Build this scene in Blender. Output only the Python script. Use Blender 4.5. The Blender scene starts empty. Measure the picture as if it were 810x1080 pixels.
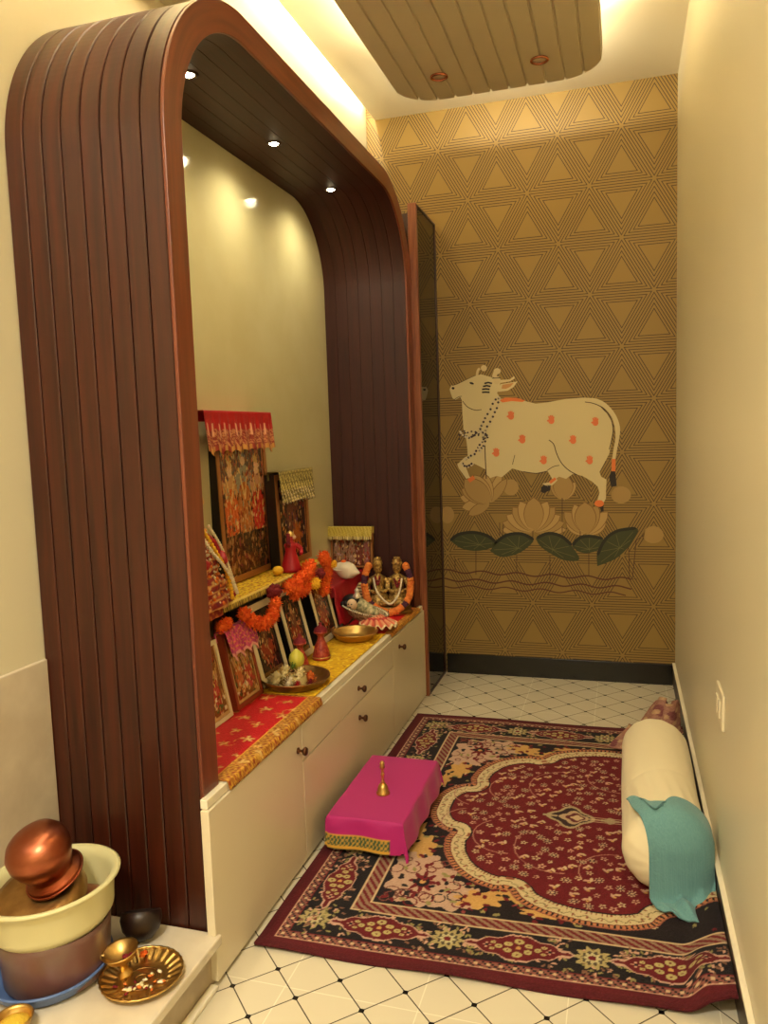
import bpy, bmesh, math, random
import numpy as np
from mathutils import Matrix, Vector
from mathutils.geometry import tessellate_polygon
PI=math.pi
random.seed(7); rng=np.random.default_rng(5)
scn=bpy.context.scene; COL=scn.collection

# ------------------------------------------------------------------ camera
F=825.; CX,CY=405.,540.; CAMH=1.235
def _d(px,py):
    v=np.array([px-CX,-(py-CY),-F]); return v/np.linalg.norm(v)
_D=_d(656,448); _X=-_d(-2290,546); _X=_X-_D*(_X@_D); _X/=np.linalg.norm(_X); _Z=np.cross(_X,_D)
ROT=np.array([_X,_D,_Z])
cam=bpy.data.cameras.new('camera'); co=bpy.data.objects.new('camera',cam); COL.objects.link(co)
M4=Matrix([list(ROT[0])+[0],list(ROT[1])+[0],list(ROT[2])+[CAMH],[0,0,0,1]]); co.matrix_world=M4
cam.sensor_fit='HORIZONTAL'; cam.sensor_width=36; cam.lens=F/810*36; cam.clip_start=.02
scn.camera=co
YB=3.84      # back wall
XR=.238      # right wall
XL=-1.30     # left wall
ZC=2.76      # ceiling
def wall_pt(px,py,off=0):           # point on the back wall seen at a pixel (the mural is flat on it)
    r=ROT@_d(px,py); k=YB/r[1]; return (r[0]*k, CAMH+r[2]*k)

# ------------------------------------------------------------------ colour and materials
def lin(c):
    c=[x/255 for x in c]
    return [x/12.92 if x<=.04045 else ((x+.055)/1.055)**2.4 for x in c]
def newmat(name):
    m=bpy.data.materials.new(name); m.use_nodes=True
    return m,m.node_tree.nodes,m.node_tree.links,m.node_tree.nodes['Principled BSDF']
def mat(name,c,rough=.5,metal=0,coat=0,noise=None,bump=0,bscale=60,spec=.5,sheen=0,trans=0,alpha=1,stretch=(1,1,1)):
    m,N,L,b=newmat(name)
    b.inputs['Base Color'].default_value=(*lin(c),1)
    b.inputs['Roughness'].default_value=rough; b.inputs['Metallic'].default_value=metal
    b.inputs['Coat Weight'].default_value=coat; b.inputs['Specular IOR Level'].default_value=spec
    b.inputs['Sheen Weight'].default_value=sheen; b.inputs['Transmission Weight'].default_value=trans
    b.inputs['Alpha'].default_value=alpha
    tc=N.new('ShaderNodeTexCoord'); mp=N.new('ShaderNodeMapping'); mp.inputs['Scale'].default_value=stretch
    L.new(tc.outputs['Object'],mp.inputs['Vector'])
    if noise:
        c2,sc,det=noise
        nt=N.new('ShaderNodeTexNoise'); nt.inputs['Scale'].default_value=sc; nt.inputs['Detail'].default_value=det
        L.new(mp.outputs[0],nt.inputs['Vector'])
        r=N.new('ShaderNodeValToRGB'); r.color_ramp.elements[0].position=.35; r.color_ramp.elements[1].position=.65
        r.color_ramp.elements[0].color=(*lin(c),1); r.color_ramp.elements[1].color=(*lin(c2),1)
        L.new(nt.outputs[0],r.inputs[0]); L.new(r.outputs[0],b.inputs['Base Color'])
    if bump:
        n2=N.new('ShaderNodeTexNoise'); n2.inputs['Scale'].default_value=bscale; n2.inputs['Detail'].default_value=4
        L.new(mp.outputs[0],n2.inputs['Vector'])
        bp=N.new('ShaderNodeBump'); bp.inputs['Strength'].default_value=bump; bp.inputs['Distance'].default_value=.01
        L.new(n2.outputs[0],bp.inputs['Height']); L.new(bp.outputs[0],b.inputs['Normal'])
    return m
def vmat(name,rough=.85,metal=0,bump=.3,bscale=400,sheen=.0,coat=0):
    m,N,L,b=newmat(name)
    a=N.new('ShaderNodeVertexColor'); a.layer_name='Col'
    L.new(a.outputs[0],b.inputs['Base Color']); b.inputs['Roughness'].default_value=rough
    b.inputs['Metallic'].default_value=metal; b.inputs['Sheen Weight'].default_value=sheen; b.inputs['Coat Weight'].default_value=coat
    if bump:
        tc=N.new('ShaderNodeTexCoord'); n2=N.new('ShaderNodeTexNoise'); n2.inputs['Scale'].default_value=bscale
        L.new(tc.outputs['Object'],n2.inputs['Vector']); bp=N.new('ShaderNodeBump'); bp.inputs['Strength'].default_value=bump
        bp.inputs['Distance'].default_value=.003
        L.new(n2.outputs[0],bp.inputs['Height']); L.new(bp.outputs[0],b.inputs['Normal'])
    return m
def emat(name,c,s):
    m,N,L,b=newmat(name)
    b.inputs['Base Color'].default_value=(1,1,1,1)
    b.inputs['Emission Color'].default_value=(*c,1); b.inputs['Emission Strength'].default_value=s
    return m

M={}
M['cream']=mat('cream_wall_paint',(218,208,178),.35,spec=.35,bump=.05,bscale=14)
M['creamR']=mat('cream_right_wall_paint',(222,212,184),.38,spec=.4,bump=.06,bscale=5)
M['ceil']=mat('ceiling_paint',(236,226,200),.7)
M['cove']=mat('cove_paint',(240,230,205),.6)
M['flute']=mat('fluted_panel_paint',(206,192,162),.55)
M['dado']=mat('dado_marble',(212,198,174),.3,noise=((196,180,156),9,6),spec=.4)
M['nichemarble']=mat('niche_marble',(206,196,154),.09,noise=((200,189,146),5,7),spec=.5)
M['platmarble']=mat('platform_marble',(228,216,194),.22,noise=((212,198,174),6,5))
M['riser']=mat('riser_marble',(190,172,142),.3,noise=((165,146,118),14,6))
M['black']=mat('black_baseboard_stone',(14,10,9),.25)
M['laminate']=mat('cream_laminate',(224,211,182),.28,spec=.45)
M['counter']=mat('white_counter',(238,228,202),.25)
M['knob']=mat('antique_bronze',(90,55,34),.35,metal=.8)
M['brass']=mat('brass',(206,168,98),.36,metal=1,bump=.08,bscale=40)
M['oldbrass']=mat('aged_brass',(176,138,82),.42,metal=1,noise=((140,104,60),20,5),bump=.1,bscale=60)
M['copper']=mat('copper',(172,106,78),.32,metal=1,noise=((150,72,46),12,4))
M['rosecopper']=mat('rose_copper',(215,140,110),.2,metal=1)
M['blackwood']=mat('black_frame',(16,10,9),.35)
M['whiteframe']=mat('white_mat_frame',(222,206,170),.5)
M['redframe']=mat('red_wood_frame',(150,62,34),.45)
M['goldframe']=mat('gold_frame',(178,120,66),.4,metal=.4)
M['darkglass']=mat('tinted_mirror_glass',(34,16,13),.05,metal=1,spec=.8)
M['brown']=mat('brown_edge',(62,30,20),.35)
M['darkbowl']=mat('dark_wood_bowl',(40,20,15),.4,noise=((24,12,9),18,4))
M['orange']=mat('marigold_orange',(240,88,20),.8,noise=((250,120,30),60,3),bump=.5,bscale=200)
M['marigoldyellow']=mat('marigold_yellow',(246,190,40),.8,bump=.5,bscale=200)
M['softorange']=mat('soft_orange_flower',(236,142,60),.8,noise=((222,110,40),60,3),bump=.5,bscale=200)
M['maroon']=mat('rose_maroon',(120,14,26),.8,bump=.4,bscale=120)
M['redcloth']=mat('red_satin',(176,16,30),.5,bump=.15,bscale=30)
M['magenta']=mat('magenta_cloth',(192,14,118),.6,sheen=.2,bump=.1,bscale=300)
M['bolster']=mat('cream_cotton',(240,226,190),.85,bump=.25,bscale=14,sheen=.1)
M['white']=mat('white_shell',(236,222,198),.35,noise=((220,200,172),8,4))
M['plasticcream']=mat('cream_plastic',(212,204,154),.38)
M['plasticbin']=mat('murky_plastic',(120,98,84),.3,noise=((112,72,66),9,3))
M['plasticblue']=mat('blue_plastic',(92,118,172),.35)
M['hair']=mat('black_hair',(12,9,10),.5)
M['skin']=mat('idol_face',(226,190,150),.5)
M['pearl']=mat('pearl_beads',(232,218,186),.3)
M['gold']=mat('bright_gold',(222,186,110),.36,metal=.9)
M['green']=mat('leaf_green',(96,120,40),.6)
M['lemon']=mat('lime_yellow',(206,196,70),.45)
M['creamflower']=mat('cream_flower',(232,214,160),.7)
M['turmeric']=mat('turmeric_powder',(226,190,60),.9,bump=.6,bscale=200)
M['woodbench']=mat('bench_wood',(120,72,38),.5,noise=((92,52,28),30,4),stretch=(1,.1,1))
M['switch']=mat('switch_plastic',(232,220,190),.3)
M['vcloth']=vmat('printed_cloth',.75,bump=.3,bscale=300)
M['vsatin']=vmat('embroidered_cloth',.5,bump=.5,bscale=220)
M['vrug']=vmat('rug_pile',.95,bump=.9,bscale=500)
M['vprint']=vmat('print_behind_glass',.25,bump=0,coat=.3)
M['mauve']=vmat('patterned_bag_cloth',.8,bump=.15,bscale=60)

def wood(name,c1,c2,rough=.32,coat=.25,uv=True,sc=(3,60,1)):
    m,N,L,b=newmat(name)
    tc=N.new('ShaderNodeTexCoord'); mp=N.new('ShaderNodeMapping'); mp.inputs['Scale'].default_value=sc
    L.new(tc.outputs['UV' if uv else 'Object'],mp.inputs['Vector'])
    n=N.new('ShaderNodeTexNoise'); n.inputs['Scale'].default_value=1; n.inputs['Detail'].default_value=7; n.inputs['Distortion'].default_value=.6
    L.new(mp.outputs[0],n.inputs['Vector'])
    r=N.new('ShaderNodeValToRGB'); r.color_ramp.elements[0].position=.3; r.color_ramp.elements[1].position=.7
    r.color_ramp.elements[0].color=(*lin(c1),1); r.color_ramp.elements[1].color=(*lin(c2),1)
    L.new(n.outputs[0],r.inputs[0]); L.new(r.outputs[0],b.inputs['Base Color'])
    b.inputs['Roughness'].default_value=rough; b.inputs['Coat Weight'].default_value=coat; b.inputs['Coat Roughness'].default_value=.3
    return m
M['wood']=wood('reddish_brown_veneer',(44,12,5),(72,26,11),.36,.10)
M['woodtrim']=wood('led_lit_trim_veneer',(96,42,24),(124,60,34),.4,.2)  # lighter orange-brown: LED glow on the front trim put into its colour
M['woodin']=wood('inner_brown_veneer',(44,8,4),(60,15,7),.55,.0)
M['woodedge']=mat('pale_wood_edge',(150,88,52),.4,noise=((116,60,36),6,4),stretch=(30,30,1))

def math_node(N,L,op,a,b=None):
    n=N.new('ShaderNodeMath'); n.operation=op
    for i,v in enumerate((a,b)):
        if v is None: continue
        if isinstance(v,(int,float)): n.inputs[i].default_value=v
        else: L.new(v,n.inputs[i])
    return n.outputs[0]
def mix_node(N,L,fac,c1,c2):
    n=N.new('ShaderNodeMix'); n.data_type='RGBA'
    L.new(fac,n.inputs[0])
    for i,c in ((6,c1),(7,c2)):
        if isinstance(c,(tuple,list)): n.inputs[i].default_value=(*c,1)
        else: L.new(c,n.inputs[i])
    return n.outputs[2]
def wallpaper():
    m,N,L,b=newmat('geometric_triangle_wallpaper')
    g=N.new('ShaderNodeNewGeometry'); s=N.new('ShaderNodeSeparateXYZ'); L.new(g.outputs['Position'],s.inputs[0])
    mm=lambda op,a,b=None: math_node(N,L,op,a,b)
    x=mm('SUBTRACT',s.outputs['X'],-.282); z=mm('SUBTRACT',s.outputs['Z'],2.573)
    a=.282; h=a*math.sqrt(3)/2
    ds=[]
    for ang in (90,30,150):
        nx,nz=math.cos(math.radians(ang)),math.sin(math.radians(ang))
        u=mm('DIVIDE',mm('ADD',mm('MULTIPLY',x,nx),mm('MULTIPLY',z,nz)),h)
        ds.append(mm('MULTIPLY',mm('ABSOLUTE',mm('SUBTRACT',u,mm('ROUND',u))),h))
    d=mm('MINIMUM',mm('MINIMUM',ds[0],ds[1]),ds[2])
    sp=.0119
    k=mm('ABSOLUTE',mm('SUBTRACT',mm('DIVIDE',mm('ADD',d,sp*.5),sp),mm('ROUND',mm('DIVIDE',mm('ADD',d,sp*.5),sp))))
    ln=mm('MULTIPLY',mm('LESS_THAN',k,.15),mm('LESS_THAN',d,sp*4.0))
    nt=N.new('ShaderNodeTexNoise'); nt.inputs['Scale'].default_value=3
    base=mix_node(N,L,nt.outputs[0],lin((154,124,62)),lin((142,113,54)))
    L.new(mix_node(N,L,ln,base,tuple(lin((76,54,26)))),b.inputs['Base Color'])
    b.inputs['Roughness'].default_value=.55
    return m
M['paper']=wallpaper()
def tiles():
    m,N,L,b=newmat('white_diamond_floor_tiles')
    g=N.new('ShaderNodeNewGeometry'); s=N.new('ShaderNodeSeparateXYZ'); L.new(g.outputs['Position'],s.inputs[0])
    mm=lambda op,a,b=None: math_node(N,L,op,a,b)
    p=.154
    x=mm('DIVIDE',mm('SUBTRACT',s.outputs['X'],-.77),p); y=mm('DIVIDE',mm('SUBTRACT',s.outputs['Y'],1.55),p)
    a=mm('ADD',x,y); c=mm('SUBTRACT',x,y)
    fa=mm('ABSOLUTE',mm('SUBTRACT',a,mm('ROUND',a))); fc=mm('ABSOLUTE',mm('SUBTRACT',c,mm('ROUND',c)))
    ln=mm('LESS_THAN',mm('MINIMUM',fa,fc),.014)
    # small dark square at each crossing, turned to the room's axes
    dot=mm('LESS_THAN',mm('ADD',fa,fc),.078)
    gx=mm('ABSOLUTE',mm('SUBTRACT',mm('DIVIDE',mm('SUBTRACT',s.outputs['X'],-.73),.308),mm('ROUND',mm('DIVIDE',mm('SUBTRACT',s.outputs['X'],-.73),.308))))
    gy=mm('ABSOLUTE',mm('SUBTRACT',mm('DIVIDE',mm('SUBTRACT',s.outputs['Y'],1.50),.308),mm('ROUND',mm('DIVIDE',mm('SUBTRACT',s.outputs['Y'],1.50),.308))))
    joint=mm('LESS_THAN',mm('MINIMUM',gx,gy),.004)
    nt=N.new('ShaderNodeTexNoise'); nt.inputs['Scale'].default_value=2.5
    base=mix_node(N,L,nt.outputs[0],lin((226,216,192)),lin((214,203,178)))
    c1=mix_node(N,L,joint,base,tuple(lin((240,232,210))))
    c2=mix_node(N,L,ln,c1,tuple(lin((98,88,72))))
    c3=mix_node(N,L,dot,c2,tuple(lin((22,18,16))))
    L.new(c3,b.inputs['Base Color']); b.inputs['Roughness'].default_value=.22
    return m
M['tiles']=tiles()

# ------------------------------------------------------------------ objects
def link(o,parent=None):
    COL.objects.link(o)
    if parent: o.parent=parent
    return o
def tag(o,label,cat,group=None,kind=None):
    o['label']=label; o['category']=cat
    if group: o['group']=group
    if kind: o['kind']=kind
    return o
def thing(name,label,cat,loc=(0,0,0),rot=(0,0,0),group=None):
    o=bpy.data.objects.new(name,None); o.empty_display_size=.02; link(o); o.location=loc; o.rotation_euler=rot
    return tag(o,label,cat,group)
def obj(name,bm,m,parent=None,smooth=False,loc=None,rot=None,bevel=0):
    me=bpy.data.meshes.new(name); bmesh.ops.recalc_face_normals(bm,faces=bm.faces); bm.to_mesh(me); bm.free()
    if smooth:
        for p in me.polygons: p.use_smooth=True
    for mm_ in (m if isinstance(m,(list,tuple)) else [m]): me.materials.append(mm_)
    o=link(bpy.data.objects.new(name,me),parent)
    if loc: o.location=loc
    if rot: o.rotation_euler=rot
    if bevel:
        b=o.modifiers.new('bevel','BEVEL'); b.width=bevel; b.segments=2; b.limit_method='ANGLE'
    if smooth=='auto':
        e=o.modifiers.new('split','EDGE_SPLIT'); e.split_angle=math.radians(40)
    return o
def struct(name,bm,m,**k):
    o=obj(name,bm,m,**k); o['kind']='structure'; return o
def BM(): return bmesh.new()
def box(bm,x0,x1,y0,y1,z0,z1,mi=0):
    vs=[bm.verts.new((x,y,z)) for x in (x0,x1) for y in (y0,y1) for z in (z0,z1)]
    for f in ((0,1,3,2),(4,6,7,5),(0,4,5,1),(2,3,7,6),(0,2,6,4),(1,5,7,3)):
        fc=bm.faces.new([vs[i] for i in f]); fc.material_index=mi
    return bm
def lathe(bm,prof,n=32,loc=(0,0,0),flute=0,nf=0,mi=0,mat4=None,closed=False):
    rings=[]
    for i,(r,z) in enumerate(prof):
        if r<1e-5: rings.append([bm.verts.new((0,0,z))]); continue
        ring=[]
        for k in range(n):
            a=2*PI*k/n; rr=r*(1+flute*math.cos(nf*a)) if nf else r
            ring.append(bm.verts.new((rr*math.cos(a),rr*math.sin(a),z)))
        rings.append(ring)
    allv=[v for r in rings for v in r]
    prs=list(zip(rings,rings[1:]))
    if closed: prs.append((rings[-1],rings[0]))
    for A,B in prs:
        for k in range(n):
            a=A[k%len(A)],A[(k+1)%len(A)]; b=B[k%len(B)],B[(k+1)%len(B)]
            vs=[]
            for v in (a[0],a[1],b[1],b[0]):
                if v not in vs: vs.append(v)
            if len(vs)>2:
                try: f=bm.faces.new(vs); f.material_index=mi
                except ValueError: pass
    T=Matrix.Translation(loc)
    if mat4 is not None: T=T@mat4
    bmesh.ops.transform(bm,matrix=T,verts=allv)
    return bm
def ball(bm,c,r,sub=2,scale=(1,1,1),jit=0,mi=0,rot=None):
    m=Matrix.Translation(c)@(rot if rot is not None else Matrix.Identity(4))@Matrix.Diagonal((*scale,1))
    g=bmesh.ops.create_icosphere(bm,subdivisions=sub,radius=r,matrix=m)
    cv=Vector(c)
    for v in g['verts']:
        if jit: v.co=cv+(v.co-cv)*(1+random.uniform(-jit,jit))
        for f in v.link_faces: f.material_index=mi
    return bm
def tube(bm,pts,rad,n=10,mi=0,caps=True):
    pts=[Vector(p) for p in pts]; rings=[]; up=Vector((0,0,1))
    for i,p in enumerate(pts):
        t=(pts[min(i+1,len(pts)-1)]-pts[max(i-1,0)]).normalized()
        a=t.cross(up)
        if a.length<.05: a=t.cross(Vector((1,0,0)))
        a.normalize(); b=t.cross(a).normalized(); r=rad[i] if isinstance(rad,(list,tuple)) else rad
        rings.append([bm.verts.new(p+(a*math.cos(2*PI*k/n)+b*math.sin(2*PI*k/n))*r) for k in range(n)])
    for A,B in zip(rings,rings[1:]):
        for k in range(n):
            f=bm.faces.new((A[k],A[(k+1)%n],B[(k+1)%n],B[k])); f.material_index=mi
    if caps:
        for R in (rings[0],rings[-1]):
            f=bm.faces.new(R); f.material_index=mi
    return bm
def spline(pts,n=8):
    P=[Vector(p) for p in pts]; out=[]
    for i in range(len(P)-1):
        p0=P[max(i-1,0)];p1=P[i];p2=P[i+1];p3=P[min(i+2,len(P)-1)]
        for k in range(n):
            t=k/n; out.append(.5*((2*p1)+(p2-p0)*t+(2*p0-5*p1+4*p2-p3)*t*t+(3*p1-p0-3*p2+p3)*t**3))
    out.append(P[-1]); return out
def grid_obj(name,P,C,m,parent=None,thick=.002,smooth=True,off=-1):
    ny,nx=P.shape[:2]
    me=bpy.data.meshes.new(name)
    idx=np.arange(nx*ny).reshape(ny,nx)
    q=np.stack([idx[:-1,:-1],idx[:-1,1:],idx[1:,1:],idx[1:,:-1]],-1).reshape(-1,4)
    me.vertices.add(nx*ny); me.vertices.foreach_set('co',P.reshape(-1).astype(np.float32))
    me.loops.add(q.size); me.loops.foreach_set('vertex_index',q.reshape(-1).astype(np.int32))
    me.polygons.add(len(q)); me.polygons.foreach_set('loop_start',np.arange(0,q.size,4,dtype=np.int32))
    me.polygons.foreach_set('loop_total',np.full(len(q),4,dtype=np.int32))
    me.update(calc_edges=True); me.validate()
    if C is not None:
        at=me.color_attributes.new('Col','FLOAT_COLOR','POINT')
        c=np.clip(C/255.,0,1); c=np.where(c<=.04045,c/12.92,((c+.055)/1.055)**2.4)
        a=np.ones((nx*ny,4),np.float32); a[:,:3]=c.reshape(-1,3); at.data.foreach_set('color',a.reshape(-1))
    if smooth: me.polygons.foreach_set('use_smooth',np.ones(len(q),dtype=bool))
    me.materials.append(m)
    o=link(bpy.data.objects.new(name,me),parent)
    if thick:
        s=o.modifiers.new('thickness','SOLIDIFY'); s.thickness=thick; s.offset=off
    return o
class Canvas:                        # colours woven or printed on a sheet, sampled at its vertices
    def __init__(s,w,h,res,bg):
        s.w,s.h=w,h; s.nx=int(w/res)+1; s.ny=int(h/res)+1
        s.x=np.linspace(0,w,s.nx); s.y=np.linspace(0,h,s.ny); s.X,s.Y=np.meshgrid(s.x,s.y)
        s.I=np.zeros((s.ny,s.nx,3)); s.I[:]=bg
    def win(s,x0,x1,y0,y1):
        return (slice(max(0,int(np.searchsorted(s.y,y0))),int(np.searchsorted(s.y,y1))),slice(max(0,int(np.searchsorted(s.x,x0))),int(np.searchsorted(s.x,x1))))
    def ell(s,cx,cy,rx,ry,c,ang=0,n=0,amp=0,ph=0):
        R=max(rx,ry)*(1+amp)+.001; w=s.win(cx-R,cx+R,cy-R,cy+R); X=s.X[w]-cx;Y=s.Y[w]-cy
        ca,sa=math.cos(ang),math.sin(ang); U=(X*ca+Y*sa)/rx; V=(-X*sa+Y*ca)/ry
        r=np.hypot(U,V)
        lim=1 if not n else 1-amp+amp*np.cos(n*np.arctan2(V,U)+ph)
        s.I[w][r<lim]=c
    def rect(s,x0,x1,y0,y1,c): s.I[s.win(x0,x1,y0,y1)]=c
    def line(s,pts,wd,c):
        for (ax,ay),(bx,by) in zip(pts,pts[1:]):
            w=s.win(min(ax,bx)-wd,max(ax,bx)+wd,min(ay,by)-wd,max(ay,by)+wd)
            X=s.X[w]-ax;Y=s.Y[w]-ay;dx,dy=bx-ax,by-ay;L2=dx*dx+dy*dy+1e-12
            t=np.clip((X*dx+Y*dy)/L2,0,1); s.I[w][np.hypot(X-t*dx,Y-t*dy)<wd/2]=c
    def mask(s,m,c): s.I[m]=c
    def grain(s,a): s.I+=rng.normal(0,a,s.I.shape[:2])[...,None]

# ================================================================== SETTING
Y0=-1.3
struct('floor',box(BM(),XL-.1,XR+.1,Y0,YB+.1,-.05,0),M['tiles'])
b=BM(); box(b,XL-.1,XL,Y0,YB,0,2.95); struct('wall_left',b,M['cream'])
b=BM(); box(b,XR,XR+.1,Y0,YB,0,2.95); struct('wall_right',b,M['creamR'])
b=BM(); box(b,XL-.1,XR+.1,YB,YB+.1,0,2.95); struct('wall_back',b,M['paper'])
b=BM(); box(b,XL-.1,XR+.1,Y0-.1,Y0,0,2.95); struct('wall_front',b,M['cream'])
XBK=-1.20   # plastered bulkhead above the arch
b=BM(); box(b,XL,XBK,2.25,YB-.001,2.285,2.95); box(b,XL,XBK,Y0,2.2495,2.52,2.95); struct('trim_1',b,M['cream'],bevel=.004)
b=BM(); box(b,XBK+.045,XR,Y0,YB,ZC,ZC+.02); box(b,XBK+.045,XBK+.06,Y0,YB,ZC+.02,ZC+.10); box(b,XL,XR,Y0,YB,ZC+.17,ZC+.19); struct('ceiling',b,M['ceil'])
b=BM(); box(b,XL,XL+.012,Y0,1.478,0,.735); struct('trim_2',b,M['dado'],bevel=.003)
b=BM(); box(b,-.86,XR-.012,YB-.012,YB,0,.10); struct('baseboard_back',b,M['black'],bevel=.001)
b=BM(); box(b,XR-.010,XR,Y0,YB,0,.10); struct('baseboard_right',b,mat('dark_side_baseboard',(58,48,40),.4),bevel=.001)
b=BM(); box(b,XR-.013,XR,Y0,YB,.10,.108); struct('trim_4',b,M['cove'],bevel=.002)

# ---- wooden arch: an upside down U, near leg, top and far leg
def upath(y0,y1,zt,r,z0,n=40,part=None):
    p=[(y0,z0)]; 
    for z in (.5,1.0,1.5): p.append((y0,z))
    p+=[(y0+r-r*math.cos(a),zt-r+r*math.sin(a)) for a in np.linspace(0,PI/2,n)]
    p+=[(y0+r+(y1-y0-2*r)*t,zt) for t in (.25,.5,.75)]
    p+=[(y1-r+r*math.sin(a),zt-r+r*math.cos(a)) for a in np.linspace(0,PI/2,n)]
    for z in (1.5,1.0,.5): p.append((y1,z))
    p.append((y1,z0)); return p
AY0,AY1,AZT,AR=1.48,3.452,2.275,.40
base=upath(AY0,AY1,AZT,AR,0.0)
def offs(path,o):
    out=[]
    for i,(y,z) in enumerate(path):
        a=path[max(i-1,0)];c=path[min(i+1,len(path)-1)]; t=Vector((c[0]-a[0],c[1]-a[1])).normalized()
        # inward normal (to the right of travel)
        nrm=Vector((t.y,-t.x)); out.append((y+nrm.x*o,z+nrm.y*o))
    return out
def sweep(bm,path,prof):           # prof: closed loop of (inward offset, x)
    uvl=bm.loops.layers.uv.verify()
    s=[0]
    for a,c in zip(path,path[1:]): s.append(s[-1]+math.hypot(c[0]-a[0],c[1]-a[1]))
    rings=[]
    for o,x in prof:
        pp=offs(path,o); rings.append([bm.verts.new((x,y,z)) for y,z in pp])
    vv=[0]
    for (o1,x1),(o2,x2) in zip(prof,prof[1:]+prof[:1]): vv.append(vv[-1]+math.hypot(o2-o1,x2-x1))
    n=len(prof); ro=random.uniform(0,9)
    for j in range(n):
        A,B=rings[j],rings[(j+1)%n]
        for i in range(len(path)-1):
            f=bm.faces.new((A[i],A[i+1],B[i+1],B[i]))
            for lp,(u,v) in zip(f.loops,((s[i],vv[j]),(s[i+1],vv[j]),(s[i+1],vv[j+1]),(s[i],vv[j+1]))): lp[uvl].uv=(u+ro,v+ro)
    bm.faces.new([r[0] for r in rings]); bm.faces.new([r[-1] for r in rings])
ip=offs(base,.068); b=BM()
ip=[(y,max(z,.44)) for y,z in ip]; ip=[p for i,p in enumerate(ip) if i==0 or p!=ip[i-1]]
fv=[b.verts.new((XL+.016,y,z)) for y,z in ip]; bv=[b.verts.new((XL+.001,y,z)) for y,z in ip]
b.faces.new(fv); b.faces.new(bv[::-1])
for i in range(len(fv)): b.faces.new((fv[i],bv[i],bv[(i+1)%len(fv)],fv[(i+1)%len(fv)]))
struct('trim_3',b,M['nichemarble'])
arch=thing('wooden_arch','tall reddish-brown slatted wooden arch with rounded corners framing the prayer niche','arch',(0,0,0))
b=BM(); NP=8; x0,x1=XL+.001,-.906; w=(x1-x0)/NP
for k in range(NP):
    a=x0+k*w+.0014; c=x0+(k+1)*w-.0014
    sweep(b,base,[(.013,a),(.002,a),(0,a+.002),(0,c-.002),(.002,c),(.013,c)])
obj('slatted_facing',b,M['wood'],arch)
b=BM(); sweep(b,base,[(.013,x0),(.013,x1),(.066,x1),(.066,x0)]); obj('inner_lining',b,M['woodin'],arch)
b=BM(); sweep(b,base,[(0,x1),(0,-.897),(.070,-.897),(.070,x1)]); obj('front_trim',b,M['woodtrim'],arch,bevel=.002)
b=BM(); fp=base
for k in range(7):
    w2=(x1-x0)/7; a=x0+.016+k*w2*.96; c=a+w2*.96-.0016
    sweep(b,fp,[(.066,a),(.066,c),(.069,c),(.069,a)])
obj('inner_slats',b,M['woodin'],arch)
# ---- spots in the arch underside
WARM=(1.0,.91,.66)
def lamp(name,kind,loc,energy,color=WARM,rot=(0,0,0),**k):
    l=bpy.data.lights.new(name,kind); l.energy=energy; l.color=color
    for a,v in k.items(): setattr(l,a,v)
    o=link(bpy.data.objects.new(name,l)); o.location=loc; o.rotation_euler=rot; return o
for (y,lab) in ((1.965,'lit round spotlight in the arch underside, nearest of the three'),(2.505,'lit round spotlight in the arch underside, middle of the three'),(3.04,'lit round spotlight in the arch underside, farthest of the three')):
    t=thing('recessed_spotlight',lab,'spotlight',(-1.108,y,2.209),group='spotlights in the arch')
    obj('trim_ring',lathe(BM(),[(.014,-.001),(.026,-.001),(.027,-.004),(.018,-.006),(.014,-.003)],24,closed=True),M['brown'],t,True)
    obj('glowing_lens',lathe(BM(),[(0,-.009),(.010,-.008),(.0155,-.004),(.0165,-.001),(0,0)],20),emat('spot_glow',(1,.84,.5),70),t,True)
    lamp('spot_lamp','SPOT',(-1.108,y,2.195),9,(1,.90,.60),spot_size=2.7,spot_blend=.9,shadow_soft_size=.02)

# ---- tinted mirror wardrobe beyond the arch
t=thing('mirror_cupboard','tall narrow cupboard with dark tinted mirror front beside the back wall','cupboard',(0,0,0))
b=BM(); box(b,XL+.003,-.885,3.47,YB-.003,.0,2.20); obj('carcass',b,M['brown'],t)
b=BM(); box(b,-.885,-.870,3.475,YB-.006,.012,2.232); obj('mirror_front',b,M['darkglass'],t)
b=BM(); box(b,-.8845,-.866,YB-.024,YB-.004,0,2.236); box(b,-.885,-.866,3.475,YB-.02,0,.012); box(b,-.885,-.866,3.475,YB-.02,2.225,2.236); obj('frame',b,M['brown'],t,bevel=.002)
b=BM(); box(b,-.905,-.865,3.455,3.4725,0.0,2.238); obj('wooden_edge_strip',b,M['woodedge'],t,bevel=.003)

# ---- base cabinets
t=thing('base_cabinet','long low cream cabinet under the altar with bronze knobs','cabinet',(0,0,0))
b=BM(); box(b,XL+.02,-.898,1.56,3.372,.03,.41); obj('carcass',b,M['laminate'],t)
def knob(parent,y,z):
    m=Matrix.Rotation(PI/2,4,'Y')
    obj('knob',lathe(BM(),[(0,-.001),(.009,0),(.009,.003),(.004,.006),(.004,.014),(.010,.018),(.0125,.023),(.010,.028),(0,.030)],20,loc=(-.876,y,z),mat4=m),M['knob'],parent,True)
def front(name,y0,y1,z0,z1,kn):
    b=BM(); box(b,-.897,-.876,y0,y1,z0,z1); o=obj(name,b,M['laminate'],t,bevel=.0015)
    if kn: knob(o,*kn)
    return o
front('door',1.462,1.985,.012,.414,(1.955,.352))
front('drawer',1.989,2.915,.309,.414,(2.488,.357))
front('door',1.989,2.915,.012,.305,(2.488,.252))
front('door',2.919,3.44,.012,.414,(3.01,.361))
b=BM(); box(b,XL+.017,-.90,1.554,3.376,.415,.437); box(b,-.90,-.882,1.468,3.436,.415,.437)
tag(obj('counter_top',b,M['counter'],bevel=.002),'white slab counter lying along the cream cabinet top','countertop')

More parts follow.
